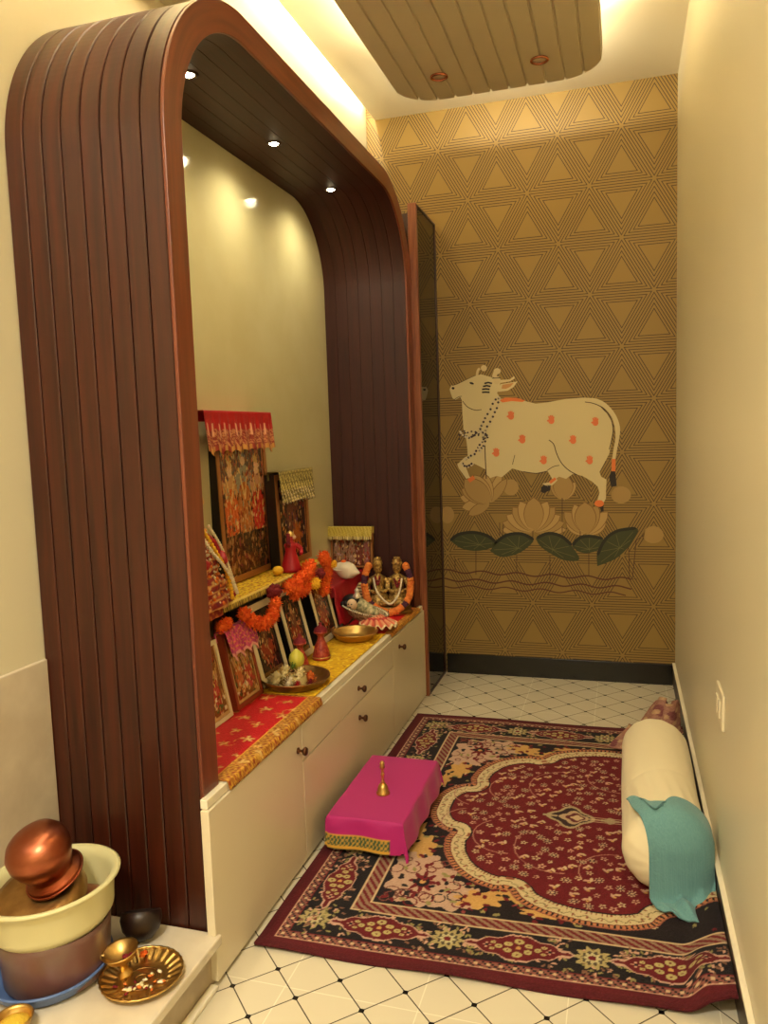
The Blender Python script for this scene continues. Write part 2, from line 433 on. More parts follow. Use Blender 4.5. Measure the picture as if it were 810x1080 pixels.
# ---- marble platform
t=thing('marble_platform','low marble step in the near left corner carrying the bucket and plate','platform',(0,0,0))
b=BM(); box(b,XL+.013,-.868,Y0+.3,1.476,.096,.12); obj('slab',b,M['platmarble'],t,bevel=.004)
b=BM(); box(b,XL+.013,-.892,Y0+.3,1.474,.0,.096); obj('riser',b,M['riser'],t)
b=BM(); box(b,-.892,-.872,Y0+.3,1.455,.0,.012); obj('skirting_strip',b,M['cove'],t,bevel=.004)

# ---- fluted hanging ceiling panel with cove light
t=thing('fluted_ceiling_panel','beige fluted panel with rounded corners hung below the ceiling','ceiling panel',(0,0,0))
PX0,PX1,PYE,PYN,PR=-.872,-.066,3.335,.35,.17
def yend(x,sgn=1):
    d=max(0,PR-(x-PX0),PR-(PX1-x)); c=PR-math.sqrt(max(0,PR*PR-min(d,PR)**2))
    return (PYE-c) if sgn>0 else (PYN+c)
b=BM(); NB=11; w=(PX1-PX0)/NB
for k in range(NB):
    xa=PX0+k*w; cs=[(0,.006),(.03,.006),(.07,0),(.3,0),(.5,0),(.7,0),(.93,0),(.97,.006),(1,.006)]
    lo=[];hi=[]
    for s_,dz in cs:
        x=xa+s_*w; e=.012 if dz>.005 else 0
        ye=yend(x)-e; yn=yend(x,-1)+e
        lo.append((b.verts.new((x,yn,2.60+dz)),b.verts.new((x,ye,2.60+dz)))); hi.append((b.verts.new((x,yn,2.645)),b.verts.new((x,ye,2.645))))
    for i in range(len(cs)-1):
        b.faces.new((lo[i][0],lo[i+1][0],lo[i+1][1],lo[i][1])); b.faces.new((hi[i][0],hi[i][1],hi[i+1][1],hi[i+1][0]))
        b.faces.new((lo[i][1],lo[i+1][1],hi[i+1][1],hi[i][1])); b.faces.new((lo[i][0],hi[i][0],hi[i+1][0],lo[i+1][0]))
bmesh.ops.remove_doubles(b,verts=b.verts,dist=1e-5)
obj('fluted_board',b,M['flute'],t)
b=BM(); box(b,PX0+.12,PX1-.12,PYN+.12,PYE-.16,2.645,ZC-.001); obj('hanger_box',b,M['cove'],t)
for x,lab in ((-.674,'copper-rimmed unlit downlight in the fluted panel, left of the pair'),(-.291,'copper-rimmed unlit downlight in the fluted panel, right of the pair')):
    q=thing('ceiling_downlight',lab,'downlight',(x,3.118,2.600),group='copper downlights in the fluted panel')
    obj('rim',lathe(BM(),[(.026,-.002),(.034,-.002),(.035,-.007),(.029,-.010),(.025,-.006)],24,closed=True),M['rosecopper'],q,True)
    obj('lens',lathe(BM(),[(0,-.003),(.0245,-.003),(.0245,-.0005),(0,-.0005)],20),M['pearl'],q,True)
# light strips: on top of the panel and in the wall slot
def strip(name,label,x0,x1,y0,y1,z,up,power,sx,sy):
    b=BM(); box(b,x0,x1,y0,y1,z-.004,z+.004); tag(obj(name,b,emat(name+'_glow',(1,.84,.52),6)),label,'light strip',group='hidden cove light strips')
    lamp(name+'_lamp','AREA',((x0+x1)/2,(y0+y1)/2,z+(.010 if up else -.008)),power,(1,.915,.67),rot=(PI if up is True else (up or 0),0,0),shape='RECTANGLE',size=sx,size_y=sy)
strip('light_strip','warm light strip on top of the fluted panel along its left edge',PX0+.045,PX0+.06,PYN+.2,PYE-.2,2.65,True,16,.02,2.5)
strip('light_strip','warm light strip on top of the fluted panel along its right edge',PX1-.06,PX1-.045,PYN+.2,PYE-.2,2.65,True,22,.02,2.5)
strip('light_strip','warm light strip on top of the fluted panel along its far end',PX0+.12,PX1-.12,PYE-.130,PYE-.118,2.650,math.radians(108),7,.56,.02)
strip('light_strip','warm light strip in the ceiling slot above the wooden arch',XBK+.020,XBK+.032,Y0+.2,YB-.02,ZC+.10,False,22,.015,4.8)

# ---- room lights behind the viewpoint
t=thing('ceiling_lamp','round opal ceiling lamp behind the viewpoint','lamp',(-.45,-.45,ZC-.002))
obj('opal_shade',lathe(BM(),[(0,-.05),(.12,-.048),(.16,-.03),(.165,0),(0,0)],32),emat('opal',(1,.85,.6),3),t,True)
lamp('ceiling_lamp_light','AREA',(-.45,-.45,ZC-.06),50,(1,.93,.76),shape='DISK',size=.32)

# ================================================================== MURAL
mural=thing('cow_mural','painted mural of a white cow above lotus flowers on the gold wallpaper','mural',(0,YB,0))
mc={}
def pm(c,rough=.6):
    if c not in mc: mc[c]=mat('mural_paint_%d'%len(mc),c,rough)
    return mc[c]
def flat(name,px,layer,c,parent=mural,closed=True):
    pts=[wall_pt(*p) for p in px]; y=-.0006*layer
    b=BM(); tri=tessellate_polygon([[Vector((x,z,0)) for x,z in pts]])
    fv=[b.verts.new((x,y-.0004,z)) for x,z in pts]
    for q in tri:
        try: b.faces.new([fv[i] for i in q])
        except ValueError: pass
    bv=[b.verts.new((x,-.0001,z)) for x,z in pts]; n=len(pts)
    for i in range(n):
        try: b.faces.new((fv[i],fv[(i+1)%n],bv[(i+1)%n],bv[i]))
        except ValueError: pass
    return obj(name,b,pm(c),parent)
def ribbon(px,w,close=False):       # outline of a stroke, in pixels
    P=[Vector((*p,0)) for p in px]; L=[];R=[]
    for i,p in enumerate(P):
        t=(P[min(i+1,len(P)-1)]-P[max(i-1,0)]).normalized(); n=Vector((-t.y,t.x,0)); ww=w[i] if isinstance(w,list) else w
        L.append(p+n*ww/2); R.append(p-n*ww/2)
    return [(v.x,v.y) for v in L+R[::-1]]
def sm(px,n=4): return [(v.x,v.y) for v in spline([(*p,0) for p in px],n)]
def oval(cx,cy,rx,ry,a=0,n=18): 
    ca,sa=math.cos(a),math.sin(a)
    return [(cx+rx*math.cos(t)*ca-ry*math.sin(t)*sa,cy+rx*math.cos(t)*sa+ry*math.sin(t)*ca) for t in np.linspace(0,2*PI,n,endpoint=False)]
def split_flat(name,polys,layer,c):
    for k,p in enumerate(polys): join_flat(name,[p],layer+.01*k,c,cow)
def join_flat(name,polys,layer,c,parent=mural):
    o0=None; b=BM()
    for kk,px in enumerate(polys):
        pts=[wall_pt(*p) for p in px]; y=-.0006*layer-.00002*(kk%12)
        fv=[b.verts.new((x,y-.0004,z)) for x,z in pts]
        for q in tessellate_polygon([[Vector((x,z,0)) for x,z in pts]]):
            try: b.faces.new([fv[i] for i in q])
            except ValueError: pass
        bv=[b.verts.new((x,-.0001,z)) for x,z in pts]; n=len(pts)
        for i in range(n):
            try: b.faces.new((fv[i],fv[(i+1)%n],bv[(i+1)%n],bv[i]))
            except ValueError: pass
    return obj(name,b,pm(c),parent)
WH=(214,196,148); LN=(70,48,30); DK=(40,28,22)
body=[(474.3,410.8),(475.5,415),(477.3,420),(480.4,421.7),(485.4,418.8),(487.2,422.5),(487.8,436.7),(489,454),(491.5,461.4),(492.8,471.3),(493.4,481.1),
 (490.3,482.3),(482.3,489.8),(484,494),(487.2,498.4),(494,508.3),(499,505.8),(495.2,502.7),(492.8,496.5),(491,491.5),(497.7,488.5),(502,489.8),(512.5,495.3),(513.1,506),(519.3,503.3),(524.3,502),
 (529.2,503.3),(540.3,494),(551.4,497.2),(565,499),(577.3,496.5),(580.4,501.5),(583.5,507),(589.7,502.7),(597,505),(604.5,499.6),(614.4,502),(624.3,507.7),(630.4,513.2),(632.3,519.4),(630,528),
 (636.6,530),(639,526),(639,519.4),(639.7,505.8),(634,502.7),(632.3,497.8),(636.6,489.8),(642.5,478.6),(645,466.7),(647,454.4),(645.4,445),(640,436),(634,430),(626.7,420),(614.4,419.4),(595.9,421),(577.3,424.4),(565,425.8),
 (551.4,422.5),(540,420),(528,420.5),(524.3,414.5),(527,409),(528,400.3),(519.3,398.2),(507.6,394.8),(502,396),(493.4,399.7),(482.3,405.2),(476,406.6)]
cow=flat('cow',body,2,WH)
flat('tail',sm([(612,420.5),(626.7,420),(639,425.4),(649,437),(653.9,450.7),(652.7,464.3),(650.8,474),(649,485)])+sm([(645.5,485),(647,474),(649,463),(648.5,452),(645.5,441),(638,431),(628,425.5)]),3,WH,cow)
join_flat('tail_tuft',[ribbon([(646.8,496),(646,503),(647.5,513)],[4,7,6])],3,DK,cow)
split_flat('orange_marking',[ribbon([(647.3,484),(647,497)],4.2),ribbon([(496,503.5),(498.5,507)],7),oval(632,531,5,3.6),ribbon([(580,509),(586,504.5)],3),[(526.7,422),(533,419.4),(545,419.6),(554,422.5),(551,424),(540,423),(530,424.5)]],4,(226,120,56))
join_flat('cow_hind_foot',[[(572,510),(580,508.5),(586,503.5),(588,506.5),(583,511.5),(577,513)]],3,WH)
split_flat('hoof',[[(570.5,514),(573,512),(581,511.5),(580,517),(574,520),(570.8,519)],[(628,534),(636.5,531),(636.6,539),(634,540),(633,535.5)]],3,DK)
split_flat('contour_line',[ribbon(sm(p),w) for p,w in [
 ([(617,424),(626,425.5),(636,430.5),(643.5,440),(646.5,452),(645,464),(642.5,474)],.8),
 ([(579,464),(584,468.5),(587,478),(592,488),(600,496),(609,501)],.9),([(577,496.3),(584,492),(590,490.8)],.7),
 ([(488,423),(493,429),(501,432.5),(508,432)],.7),([(511.5,468),(511.8,480),(513,505)],.9),([(543,480),(540.5,490)],.6),([(552,497.4),(566,499.2),(577,497)],.8),
 ([(477,406.7),(482.5,405),(494,399.4),(502,395.8)],.5),([(479,421.5),(484,418.5),(487,418)],.5)]],5,LN)
split_flat('horn',[ribbon(sm([(503,396),(504,391),(506,388.5)]),2.4),oval(510.4,388.3,3.2,3.2),ribbon([(521,398),(523,392)],4.5),oval(524.4,391.5,3.6,3.2),oval(524,401,3.8,4.2)],4,(210,188,140))
split_flat('ear',[[(527,400.8),(537.5,400.2),(542.2,396.8),(543,399),(538,402.2),(527,404)],[(525.5,410.8),(528,405.2),(545.8,402.4),(541.5,408.3),(535.4,412),(525.5,413.3)]],4,WH)
join_flat('ear_insides',[[(529,410),(530,405.8),(542,403.8),(538.5,407.8),(534,410)]],5,(196,140,84))
split_flat('cheek_ornament',[ribbon([(511+i,404.5+i*0+j*3.1),(515+i,403.4+j*3.4),(519+i,404.5+j*3.1)],1.7) for j,i in ((0,0),(1,-1.5),(2,-2.5),(3,-2.5))],5,DK)
split_flat('face_mark',[oval(497.6,404.3,2.4,1.1,.3),oval(478,409.5,1.5,1.3),ribbon([(519,399),(528,398.5)],.8)],5,DK)
bead=[];bead2=[]
for P in ([(524,419),(517,432),(511,443),(506,452)],[(527,419),(524,430),(518,442),(512,455),(509,465)],[(485,455),(490,460),(496,461),(503,457),(509,455)],[(512,456),(508,466),(504,474),(497,481),(490,484)],[(515,460),(510,470),(506,476)],[(487,489),(492,492),(499,489)]):
    for i,(x,y) in enumerate(sm(P,5)): (bead if i%2 else bead2).append(oval(x+random.uniform(-.8,.8),y+random.uniform(-.6,.6),1.25,1.25,0,8))
for _ in range(26): x=random.uniform(484,516); bead.append(oval(x,457+abs(x-497)*.1+random.uniform(-3,5),1,1,0,7))
join_flat('bead_necklace',bead,6,(58,40,48)); join_flat('necklace_pearls',bead2,6,(206,190,160))
hands=[(539,438.5),(581.5,443),(628,445),(551,463.5),(604.5,464),(573.5,485.5),(622,485.5),(523.5,477.5)]
for x,y in hands:
    hp=[oval(x,y+.8,3.2,3.4)]+ [ribbon([(x+dx*.6,y),(x+dx,y+dy)],1.5) for dx,dy in ((-4.3,1.2),(-2.6,-4.2),(-.8,-5),(1,-4.8),(2.7,-3.6))]
    join_flat('hand_print',hp,5,(226,120,70),cow)
# lotuses
PET=(172,138,80); PED=(132,98,48); PEL=(186,152,94)
def petal(cx,cy,a,L,W):     # pointed petal growing from (cx,cy) towards angle a
    out=[]
    for t in np.linspace(0,1,9): out.append((L*t,W/2*math.sin(PI*min(1,t*.9+.05))**.8*(1 if t<1 else 0)))
    pts=out+[(x,-y) for x,y in out[-2:0:-1]]
    ca,sa=math.cos(a),math.sin(a); return [(cx+x*ca-y*sa,cy+x*sa+y*ca) for x,y in pts]
def lotus(cx,cy,spec):
    o=None
    for i,(a,L,W,c) in enumerate(spec):
        a=math.radians(a); lay=1+i*.22
        if o is None: 
            o=join_flat('lotus_flower',[petal(cx,cy,a,L+1,W+1.4)],lay,PED)
            join_flat('petal',[petal(cx,cy,a,L,W)],lay+.1,c,o); continue
        join_flat('petal',[petal(cx,cy,a,L+1,W+1.6)],lay,PED,o); join_flat('petal',[petal(cx,cy,a,L,W)],lay+.1,c,o)
lotus(517,530,[(-170,32,13,PEL),(170,30,12,PEL),(150,26,10,PET),(-85,31,9,PET),(-70,33,9,PEL),(-55,30,9,PET),(-155,33,14,PET),(-100,30,11,PEL),(-120,33,15,PEL),(-138,36,20,PET)])
lotus(563,560,[(-178,34,10,PEL),(-2,34,10,PEL),(-165,34,12,PET),(-15,33,12,PET),(-150,33,13,PEL),(-30,32,13,PEL),(-132,33,14,PET),(-48,33,14,PET),(-115,34,15,PEL),(-65,34,15,PEL),(-90,35,20,PET)])
lotus(618,563,[(-150,24,12,PEL),(-30,24,12,PEL),(-135,32,13,PET),(-45,32,13,PEL),(-112,33,14,PEL),(-68,32,14,PET),(-92,33,22,PET)])
lotus(594,527,[(-125,22,10,PET),(-55,22,10,PEL),(-90,27,20,PET)])
for (x,y,rx,ry) in ((539,514,8,8.5),(655,522,10.5,9),(689,564,11,9),(472,543,7,9)):
    join_flat('lotus_bud',[oval(x,y,rx,ry)[:9]+[(x-rx*.6,y-ry*.9)]+oval(x,y,rx,ry)[9:]],1.4,PET)
LG=(62,66,34); LD=(34,34,22); LL=(104,102,56)
def leaf(px,rim,veins):
    o=join_flat('lotus_leaf',[sm(px+[px[0]],4)[:-1]],2.2,LG)
    join_flat('leaf_rim',[ribbon(sm(rim,5),[1]+[3.2]*(len(sm(rim,5))-2)+[1])],2.5,LD,o)
    cx=sum(p[0] for p in px)/len(px); cy=sum(p[1] for p in px)/len(px)
    join_flat('leaf_veins',[ribbon([(cx+veins[0],cy+veins[1]),(cx+(x-cx)*.8,cy+(y-cy)*.8)],.5) for x,y in px],2.7,LL,o)
leaf([(475,570),(484,564),(500,562),(515,566),(524,573),(515,579),(500,581),(486,578)],[(475,570),(484,563.5),(500,561.5),(515,565.5),(524,573)],(6,3))
leaf([(517,581),(524,571),(534,565),(550,563.5),(563,569),(553,580),(540,586),(527,587)],[(522,573),(534,564.5),(550,563),(563,569)],(8,3))
leaf([(565,568),(577,562.5),(592,566),(603,576),(611,590),(596,591),(581,584),(570,576)],[(566,567.5),(578,562.5),(592,565.5),(603,575)],(-4,3))
leaf([(603,576),(610,568),(622,566),(636,568),(634,578),(622,583),(611,582)],[(604,575),(611,567.5),(622,565.5),(636,568)],(2,5))
leaf([(630,597),(630,583),(638,570),(650,561),(672,557),(669,568),(660,580),(648,590)],[(630,586),(638,569.5),(651,560),(671,557)],(4,2))
join_flat('flower_stems',[ribbon(p,.8) for p in ([(527,551),(527,565)],[(531,552),(530,566)],[(593,525),(593,562)],[(502,581),(502,606)],[(545,586),(545,606)],[(580,586),(580,612)],[(621,583),(621,608)],[(678,565),(671,570),(667,610),(672,611)],[(480,590),(480,601)],[(562,560),(562,569)],[(612,559),(612,566)],[(663,578),(664,611)])],1.5,(80,50,30))
join_flat('water_lines',[ribbon(sm([(x,y0+(x-468)*.045+1.6*math.sin(x*.17+ph)) for x in range(468,x1_,6)],2),w_) for y0,ph,x1_,w_ in ((602,0,672,1.5),(611,1,668,1.5),(618,2,664,1.2))],1.5,(92,48,28))

# ================================================================== RUG
RX0,RX1,RY0,RY1=-.858,.226,1.605,3.205
CW,CH=RX1-RX0,RY1-RY0
cv=Canvas(CW,CH,.0029,(92,8,22)); U,V=cv.X,cv.Y; MIDV=CH/2
Vs=np.minimum(V,CH-V)
CRM=(96,8,22);CRD=(126,20,34);NAVY=(20,10,18);CR=(206,178,140);OL=(150,140,86);PK=(206,160,136);YL=(206,160,92);RED=(112,10,24)
E_=np.minimum(U,Vs)              # distance to the nearest edge
cv.mask(E_<.016,(84,6,20))
cv.mask((E_>.036)&(E_<.040),PK)
g=(E_>=.040)&(E_<.062); cv.mask(g,(140,84,74))
cv.mask(g&(((U*160).astype(int)+(V*160).astype(int))%3==0),NAVY); cv.mask(g&(np.sin(U*210)*np.sin(V*210)>.55),CR)
cv.mask((E_>=.062)&(E_<.066),RED); cv.mask((E_>=.066)&(E_<.185),NAVY)
cv.mask((E_>.182)&(E_<.186),CR)
st=(E_>=.186)&(E_<.226); ph=np.where(U<Vs,V,U)
cv.mask(st,(150,120,96)); cv.mask(st&(((ph*1.0+np.where(U<Vs,U,Vs)*1.4)*34)%1<.5),RED); cv.mask((E_>=.222)&(E_<.227),CR)
cv.mask(E_>=.227,(24,8,18))
# arabesque spandrel
def bez(cx,cy,r,a0,a1,w_,c): cv.line([(cx+r*math.cos(a),cy+r*math.sin(a)) for a in np.linspace(a0,a1,10)],w_,c)
def span(sy):
    f=lambda v: v if sy>0 else CH-v
    u0=.227; 
    for (a,bv_,rx,ry) in ((.335,.345,.105,.115),(.30,.42,.07,.09),(.42,.30,.09,.07)):
        cv.ell(a,f(bv_),rx,ry,(196,160,138),0,9,.10)
    for (a,bv_,rx,ry,an) in ((.50,.30,.075,.045,.3),(.58,.335,.05,.032,-.4),(.29,.53,.045,.075,.2),(.66,.272,.06,.022,0),(.76,.262,.06,.018,0),(.255,.62,.022,.06,0)):
        cv.ell(a,f(bv_),rx,ry,YL,an*sy,7,.18)
    for (a,bv_) in ((.335,.345),): 
        cv.ell(a,f(bv_),.040,.052,RED,0,8,.25); cv.ell(a,f(bv_),.018,.024,NAVY); cv.ell(a,f(bv_),.008,.010,YL)
    random.seed(31)
    for k in range(34):
        a=random.uniform(.24,.45); c_=random.uniform(.24,.45)
        if (a-.335)**2+(c_-.345)**2<.003: continue
        bez(a,f(c_),random.uniform(.010,.022),random.uniform(0,6),random.uniform(7,10),.0042,random.choice((RED,RED,NAVY,(120,70,60))))
    for k in range(150):
        a=random.uniform(.24,.85); c_=random.uniform(.235,.40 if a>.45 else .66)
        cv.ell(a,f(c_),.006,.010,random.choice((NAVY,RED,RED,OL)),random.uniform(0,3),0)
span(1); span(-1)
random.seed(5)
for k in range(420):   # scattered flowers on the dark ground outside the medallion
    a=random.uniform(.235,CW); c_=random.uniform(.235,CH-.235)
    i_=min(cv.ny-1,int(c_/CH*(cv.ny-1))); j_=min(cv.nx-1,int(a/CW*(cv.nx-1)))
    if cv.I[i_,j_,0]<60: cv.ell(a,c_,random.uniform(.006,.011),random.uniform(.004,.007),random.choice((PK,CR,CR,RED,(150,60,60),OL)),random.uniform(0,3),5,.2)
# border rosettes and lozenges
def rosette(x,y,r=.044):
    cv.ell(x,y,r,r*.92,(178,160,108),0,10,.16); cv.ell(x,y,r*.62,r*.58,(84,70,54),0,10,.1); cv.ell(x,y,r*.52,r*.48,(196,184,140),0,8,.2); cv.ell(x,y,r*.2,r*.2,RED)
def loz(x,y,L,W,vert):
    ang=PI/2 if vert else 0
    w=cv.win(x-L,x+L,y-L,y+L); X=cv.X[w]-x;Y=cv.Y[w]-y
    if vert: X,Y=Y,X
    d=np.abs(X)/L+np.abs(Y)/W+.07*np.cos(X*130)+.05*np.cos(Y*150)
    cv.I[w][d<1.02]=(200,160,140); cv.I[w][d<.94]=(104,8,22)
    for (dx,dy,rr) in ((0,.024,.011),(0,-.024,.011),(.024,.011,.009),(.024,-.011,.009),(-.024,.011,.009),(-.024,-.011,.009),(.046,0,.008),(-.046,0,.008),(.060,.012,.006),(-.060,.012,.006),(.060,-.012,.006),(-.060,-.012,.006)):
        if vert: dx,dy=dy,dx
        cv.ell(x+dx,y+dy,rr*1.1,rr*.9,(186,170,112)); cv.ell(x+dx,y+dy,rr*.3,rr*.25,(104,8,22))
    cv.ell(x,y,.006,.006,YL)
    for s_ in (-1,1):
        dx,dy=((0,s_*L*.55) if vert else (s_*L*.55,0)); cv.ell(x+dx,y+dy,.011,.011,PK,0,4,.35); cv.ell(x+dx,y+dy,.004,.004,NAVY)
def twig(x,y):
    for k in range(3):
        a=random.uniform(0,2*PI); cv.ell(x+.012*math.cos(a),y+.012*math.sin(a),.007,.003,random.choice((OL,PK,(130,90,70))),a)
for yv in (.125,CH-.125):
    for k in range(150): twig(random.uniform(.08,CW),yv+random.uniform(-.05,.05))
    for xr in (.107,.450,.790,1.13): rosette(xr,yv)
    for xl in (.278,.620,.960): loz(xl,yv,.135,.054,False)
for k in range(200): twig(.112+random.uniform(-.04,.05),random.uniform(.08,CH-.08))
for yr in (.48,MIDV,CH-.48): rosette(.109,yr)
for yl in (.30,.645,CH-.645,CH-.30): loz(.112,yl,.14,.045,True)
# scalloped medallion
half=[(-.595,0),(-.592,.055),(-.570,.115),(-.530,.158),(-.500,.168),(-.508,.215),(-.495,.290),(-.455,.365),(-.400,.415),(-.335,.440),(-.292,.436),(-.262,.480),(-.200,.520),(-.110,.545),(-.01,.548),(.07,.520),(.11,.470),(.20,.44),(.30,.43)]
out=[(x-RX0,MIDV-dy) for x,dy in half]; out2=[(x-RX0,MIDV+dy) for x,dy in half]
poly=[(v.x,v.y) for v in spline([(*p,0) for p in out[::-1]],5)]+[(v.x,v.y) for v in spline([(*p,0) for p in out2],5)][1:]
def pip(X,Y,P):
    ins=np.zeros(X.shape,bool); n=len(P)
    for i in range(n):
        (xa,ya),(xb,yb)=P[i],P[(i+1)%n]
        if abs(yb-ya)<1e-9: continue
        c=((ya>Y)!=(yb>Y))&(X<(xb-xa)*(Y-ya)/(yb-ya)+xa); ins^=c
    return ins
inside=pip(U,V,poly+[(CW+.3,poly[-1][1]),(CW+.3,poly[0][1])])
dist=np.full(U.shape,9.)
s_=0; par=np.zeros(U.shape)
for (ax,ay),(bx,by) in zip(poly,poly[1:]):
    dx,dy=bx-ax,by-ay; L2=dx*dx+dy*dy+1e-12; tt=np.clip(((U-ax)*dx+(V-ay)*dy)/L2,0,1)
    d=np.hypot(U-ax-tt*dx,V-ay-tt*dy); q=d<dist; dist[q]=d[q]; par[q]=(s_+tt*math.sqrt(L2))[q]; s_+=math.sqrt(L2)
med=(108,8,22)
cv.mask(inside,med)
cv.mask(inside&(dist<.058),(212,192,148)); cv.mask(inside&(dist<.013),NAVY); cv.mask(inside&(dist<.013)&((par*70)%1<.62),(196,128,84))
cv.mask((~inside)&(dist<.005),(160,90,70))
cv.mask(inside&(dist>.013)&(dist<.016),RED)
cv.mask(inside&(dist>.046)&(dist<.058)&((par*70)%1<.3),(150,86,60)); cv.mask(inside&(dist>.056)&(dist<.061),NAVY)
cv.mask(inside&(np.abs(dist-.031-.006*np.sin(par*150))<.0017),(120,104,66))
cv.mask(inside&(dist>.024)&(dist<.038)&((par*26)%1<.14),(150,84,62))
field=inside&(dist>.066)
# vines and small flowers
for (cx,cy,r,a0,a1) in ((.40,MIDV-.10,.09,1.9,4.6),(.40,MIDV+.10,.09,1.7,4.4),(.52,MIDV-.16,.10,2.2,4.9),(.52,MIDV+.16,.10,1.4,4.1),(.68,MIDV-.20,.13,2.4,4.9),(.68,MIDV+.20,.13,1.4,3.9),(.84,MIDV-.3,.1,1.5,3.6),(.84,MIDV+.3,.1,2.7,4.8)):
    bez(cx,cy,r,a0,a1,.0035,(176,120,104))
random.seed(12); pts_=[]
tries=0
while len(pts_)<330 and tries<14000:
    tries+=1
    a=random.uniform(.27,CW-.01); c_=random.uniform(.28,CH-.28)
    i_=int(c_/CH*(cv.ny-1)); j_=int(a/CW*(cv.nx-1))
    if not field[i_,j_] or dist[i_,j_]<.078: continue
    if any((a-p[0])**2+(c_-p[1])**2<.0275**2 for p in pts_): continue
    if abs(c_-MIDV)<.05 and a>.60: continue
    pts_.append((a,c_)); k=random.random(); an=random.uniform(0,3)
    if k<.4:
        r=random.uniform(.0095,.014); cv.ell(a,c_,r,r*.9,random.choice((CR,PK,(196,150,124))),an,5,.28); cv.ell(a,c_,r*.35,r*.3,med)
    elif k<.75:
        cv.ell(a-.006,c_,.010,.0045,PK,an); cv.ell(a+.006,c_+.005,.010,.0045,CR,an+1.4); cv.ell(a,c_-.007,.004,.004,YL)
    else:
        r=.017; cv.ell(a,c_,r,r*.8,(196,164,132),an,8,.3); cv.ell(a,c_,r*.5,r*.4,(70,30,36)); cv.ell(a,c_,r*.25,r*.2,CR)
# pendant in the middle of the field
for (a,rx,ry,c) in ((.70,.075,.072,(176,156,120)),(.70,.062,.060,(50,26,30)),(.71,.046,.043,(186,160,126)),(.715,.032,.03,(100,34,40)),(.72,.02,.018,CR)): cv.ell(a,MIDV,rx,ry,c,0,4,.14)
cv.line([(.62,MIDV),(.655,MIDV)],.012,(176,156,120))
for dv in (-.013,0,.013): cv.line([(.75,MIDV+dv),(CW,MIDV+dv)],.005,CR)
cv.ell(.82,MIDV,.03,.02,(176,156,120),0,4,.2)
cv.grain(5)
Xw=RX0+U; Yw=RY0+V
Yw=Yw+.028*np.clip(U/CW,0,1)*(1-V/CH)*.9
Z=.0115+.0018*np.sin(U*9+V*5)*np.sin(V*11)
rise=np.clip((Xw-.13)/.096,0,1); Z+=.052*rise**2*(3-2*rise)*(.45+.55*np.clip((2.3-Yw)/.6,0,1))
Z+=.030*np.exp(-((Xw-.165)/.028)**2-((Yw-1.72)/.085)**2)
Z+=.004*np.exp(-(V/.03)**2)*np.sin(U*14+1)
o=grid_obj('rug',np.stack([Xw,Yw,Z],-1),cv.I,M['vrug'],None,.007)
tag(o,'crimson floral carpet with scalloped cream-edged medallion spread over the white tiles','rug')

# ================================================================== CLOTH HELPERS
def drape(name,x0,x1,y0,y1,z,hx0,hx1,hy0,hy1,m,colf=None,parent=None,res=.006,flare=.12,rip=.006,rf=60,thick=.0016,sag=.0,rr=.006):
    nu=int((x1-x0+hx0+hx1)/res)+2; nv=int((y1-y0+hy0+hy1)/res)+2
    A=np.linspace(x0-hx0,x1+hx1,nu); B=np.linspace(y0-hy0,y1+hy1,nv); A,B=np.meshgrid(A,B)
    ox=np.where(A<x0,x0-A,np.where(A>x1,A-x1,0)); oy=np.where(B<y0,y0-B,np.where(B>y1,B-y1,0))
    sx=np.where(A<x0,-1,1); sy=np.where(B<y0,-1,1)
    d=np.hypot(ox,oy) ; mx=np.maximum(ox,oy)
    down=np.where((ox>0)&(oy>0),np.hypot(ox,oy)*.93,mx)
    r=rip*np.clip(mx/.03,0,1)
    X=np.clip(A,x0,x1)+sx*(np.minimum(ox,1)>0)*(rr*(1-np.exp(-ox/rr))+flare*np.minimum(ox,.2)*(ox>0)*np.where(oy>0,.9,1)+r*np.sin(B*rf)*(ox>=oy))
    Y=np.clip(B,y0,y1)+sy*(oy>0)*(rr*(1-np.exp(-oy/rr))+flare*oy+r*np.sin(A*rf)*(oy>ox))
    Z=z-np.maximum(0,down-rr*.4)+sag*np.sin(A*37)*np.sin(B*29)*(mx==0)
    P=np.stack([X,Y,Z],-1)
    C=None
    if colf is not None: C=colf(A,B,ox,oy)
    return grid_obj(name,P,C,m,parent,thick)

# ---- low stool under magenta cloth, with bell
t=thing('low_stool','low wooden stool hidden under the magenta cloth','stool',(-.720,2.27,0))
b=BM(); box(b,-.105,.105,-.205,.205,.098,.118); obj('top_board',b,M['woodbench'],t)
for sx in (-1,1):
    for sy in (-1,1): b=BM(); box(b,sx*.09-.012,sx*.09+.012,sy*.185-.012,sy*.185+.012,.0125,.098); obj('leg',b,M['woodbench'],t)
def magcol(A,B,ox,oy):
    C=np.zeros(A.shape+(3,)); C[:]=(178,14,112)
    e=oy; m=(B<2.1)&(e>.052)&(A<-.64)
    C[m]=(58,84,52); C[m&(np.sin(A*500)*np.sin(B*420)>.2)]=(190,150,60)
    C[(B<2.1)&(A<-.64)&(((e>.050)&(e<.056))|((e>.084)&(e<.089)))]=(214,160,54)
    return C
M['vmag']=vmat('magenta_cloth_woven',.62,bump=.1,bscale=300,sheen=.15)
o=drape('stool_cloth',-.832,-.606,2.052,2.49,.1205,.012,.085,.092,.06,M['vmag'],magcol,res=.004,flare=.16,rip=.004,rf=45)
tag(o,'magenta cloth with green and gold border draped over the low stool','cloth')
t=thing('hand_bell','small brass hand bell standing on the magenta cloth','bell',(-.712,2.217,.1215))
obj('bell_cup',lathe(BM(),[(.021,0),(.0215,.004),(.017,.010),(.0155,.022),(.011,.031),(.004,.034),(0,.034),(0,.030),(.009,.028),(.013,.020),(.015,.008),(.019,.001)],28),M['brass'],t,True)
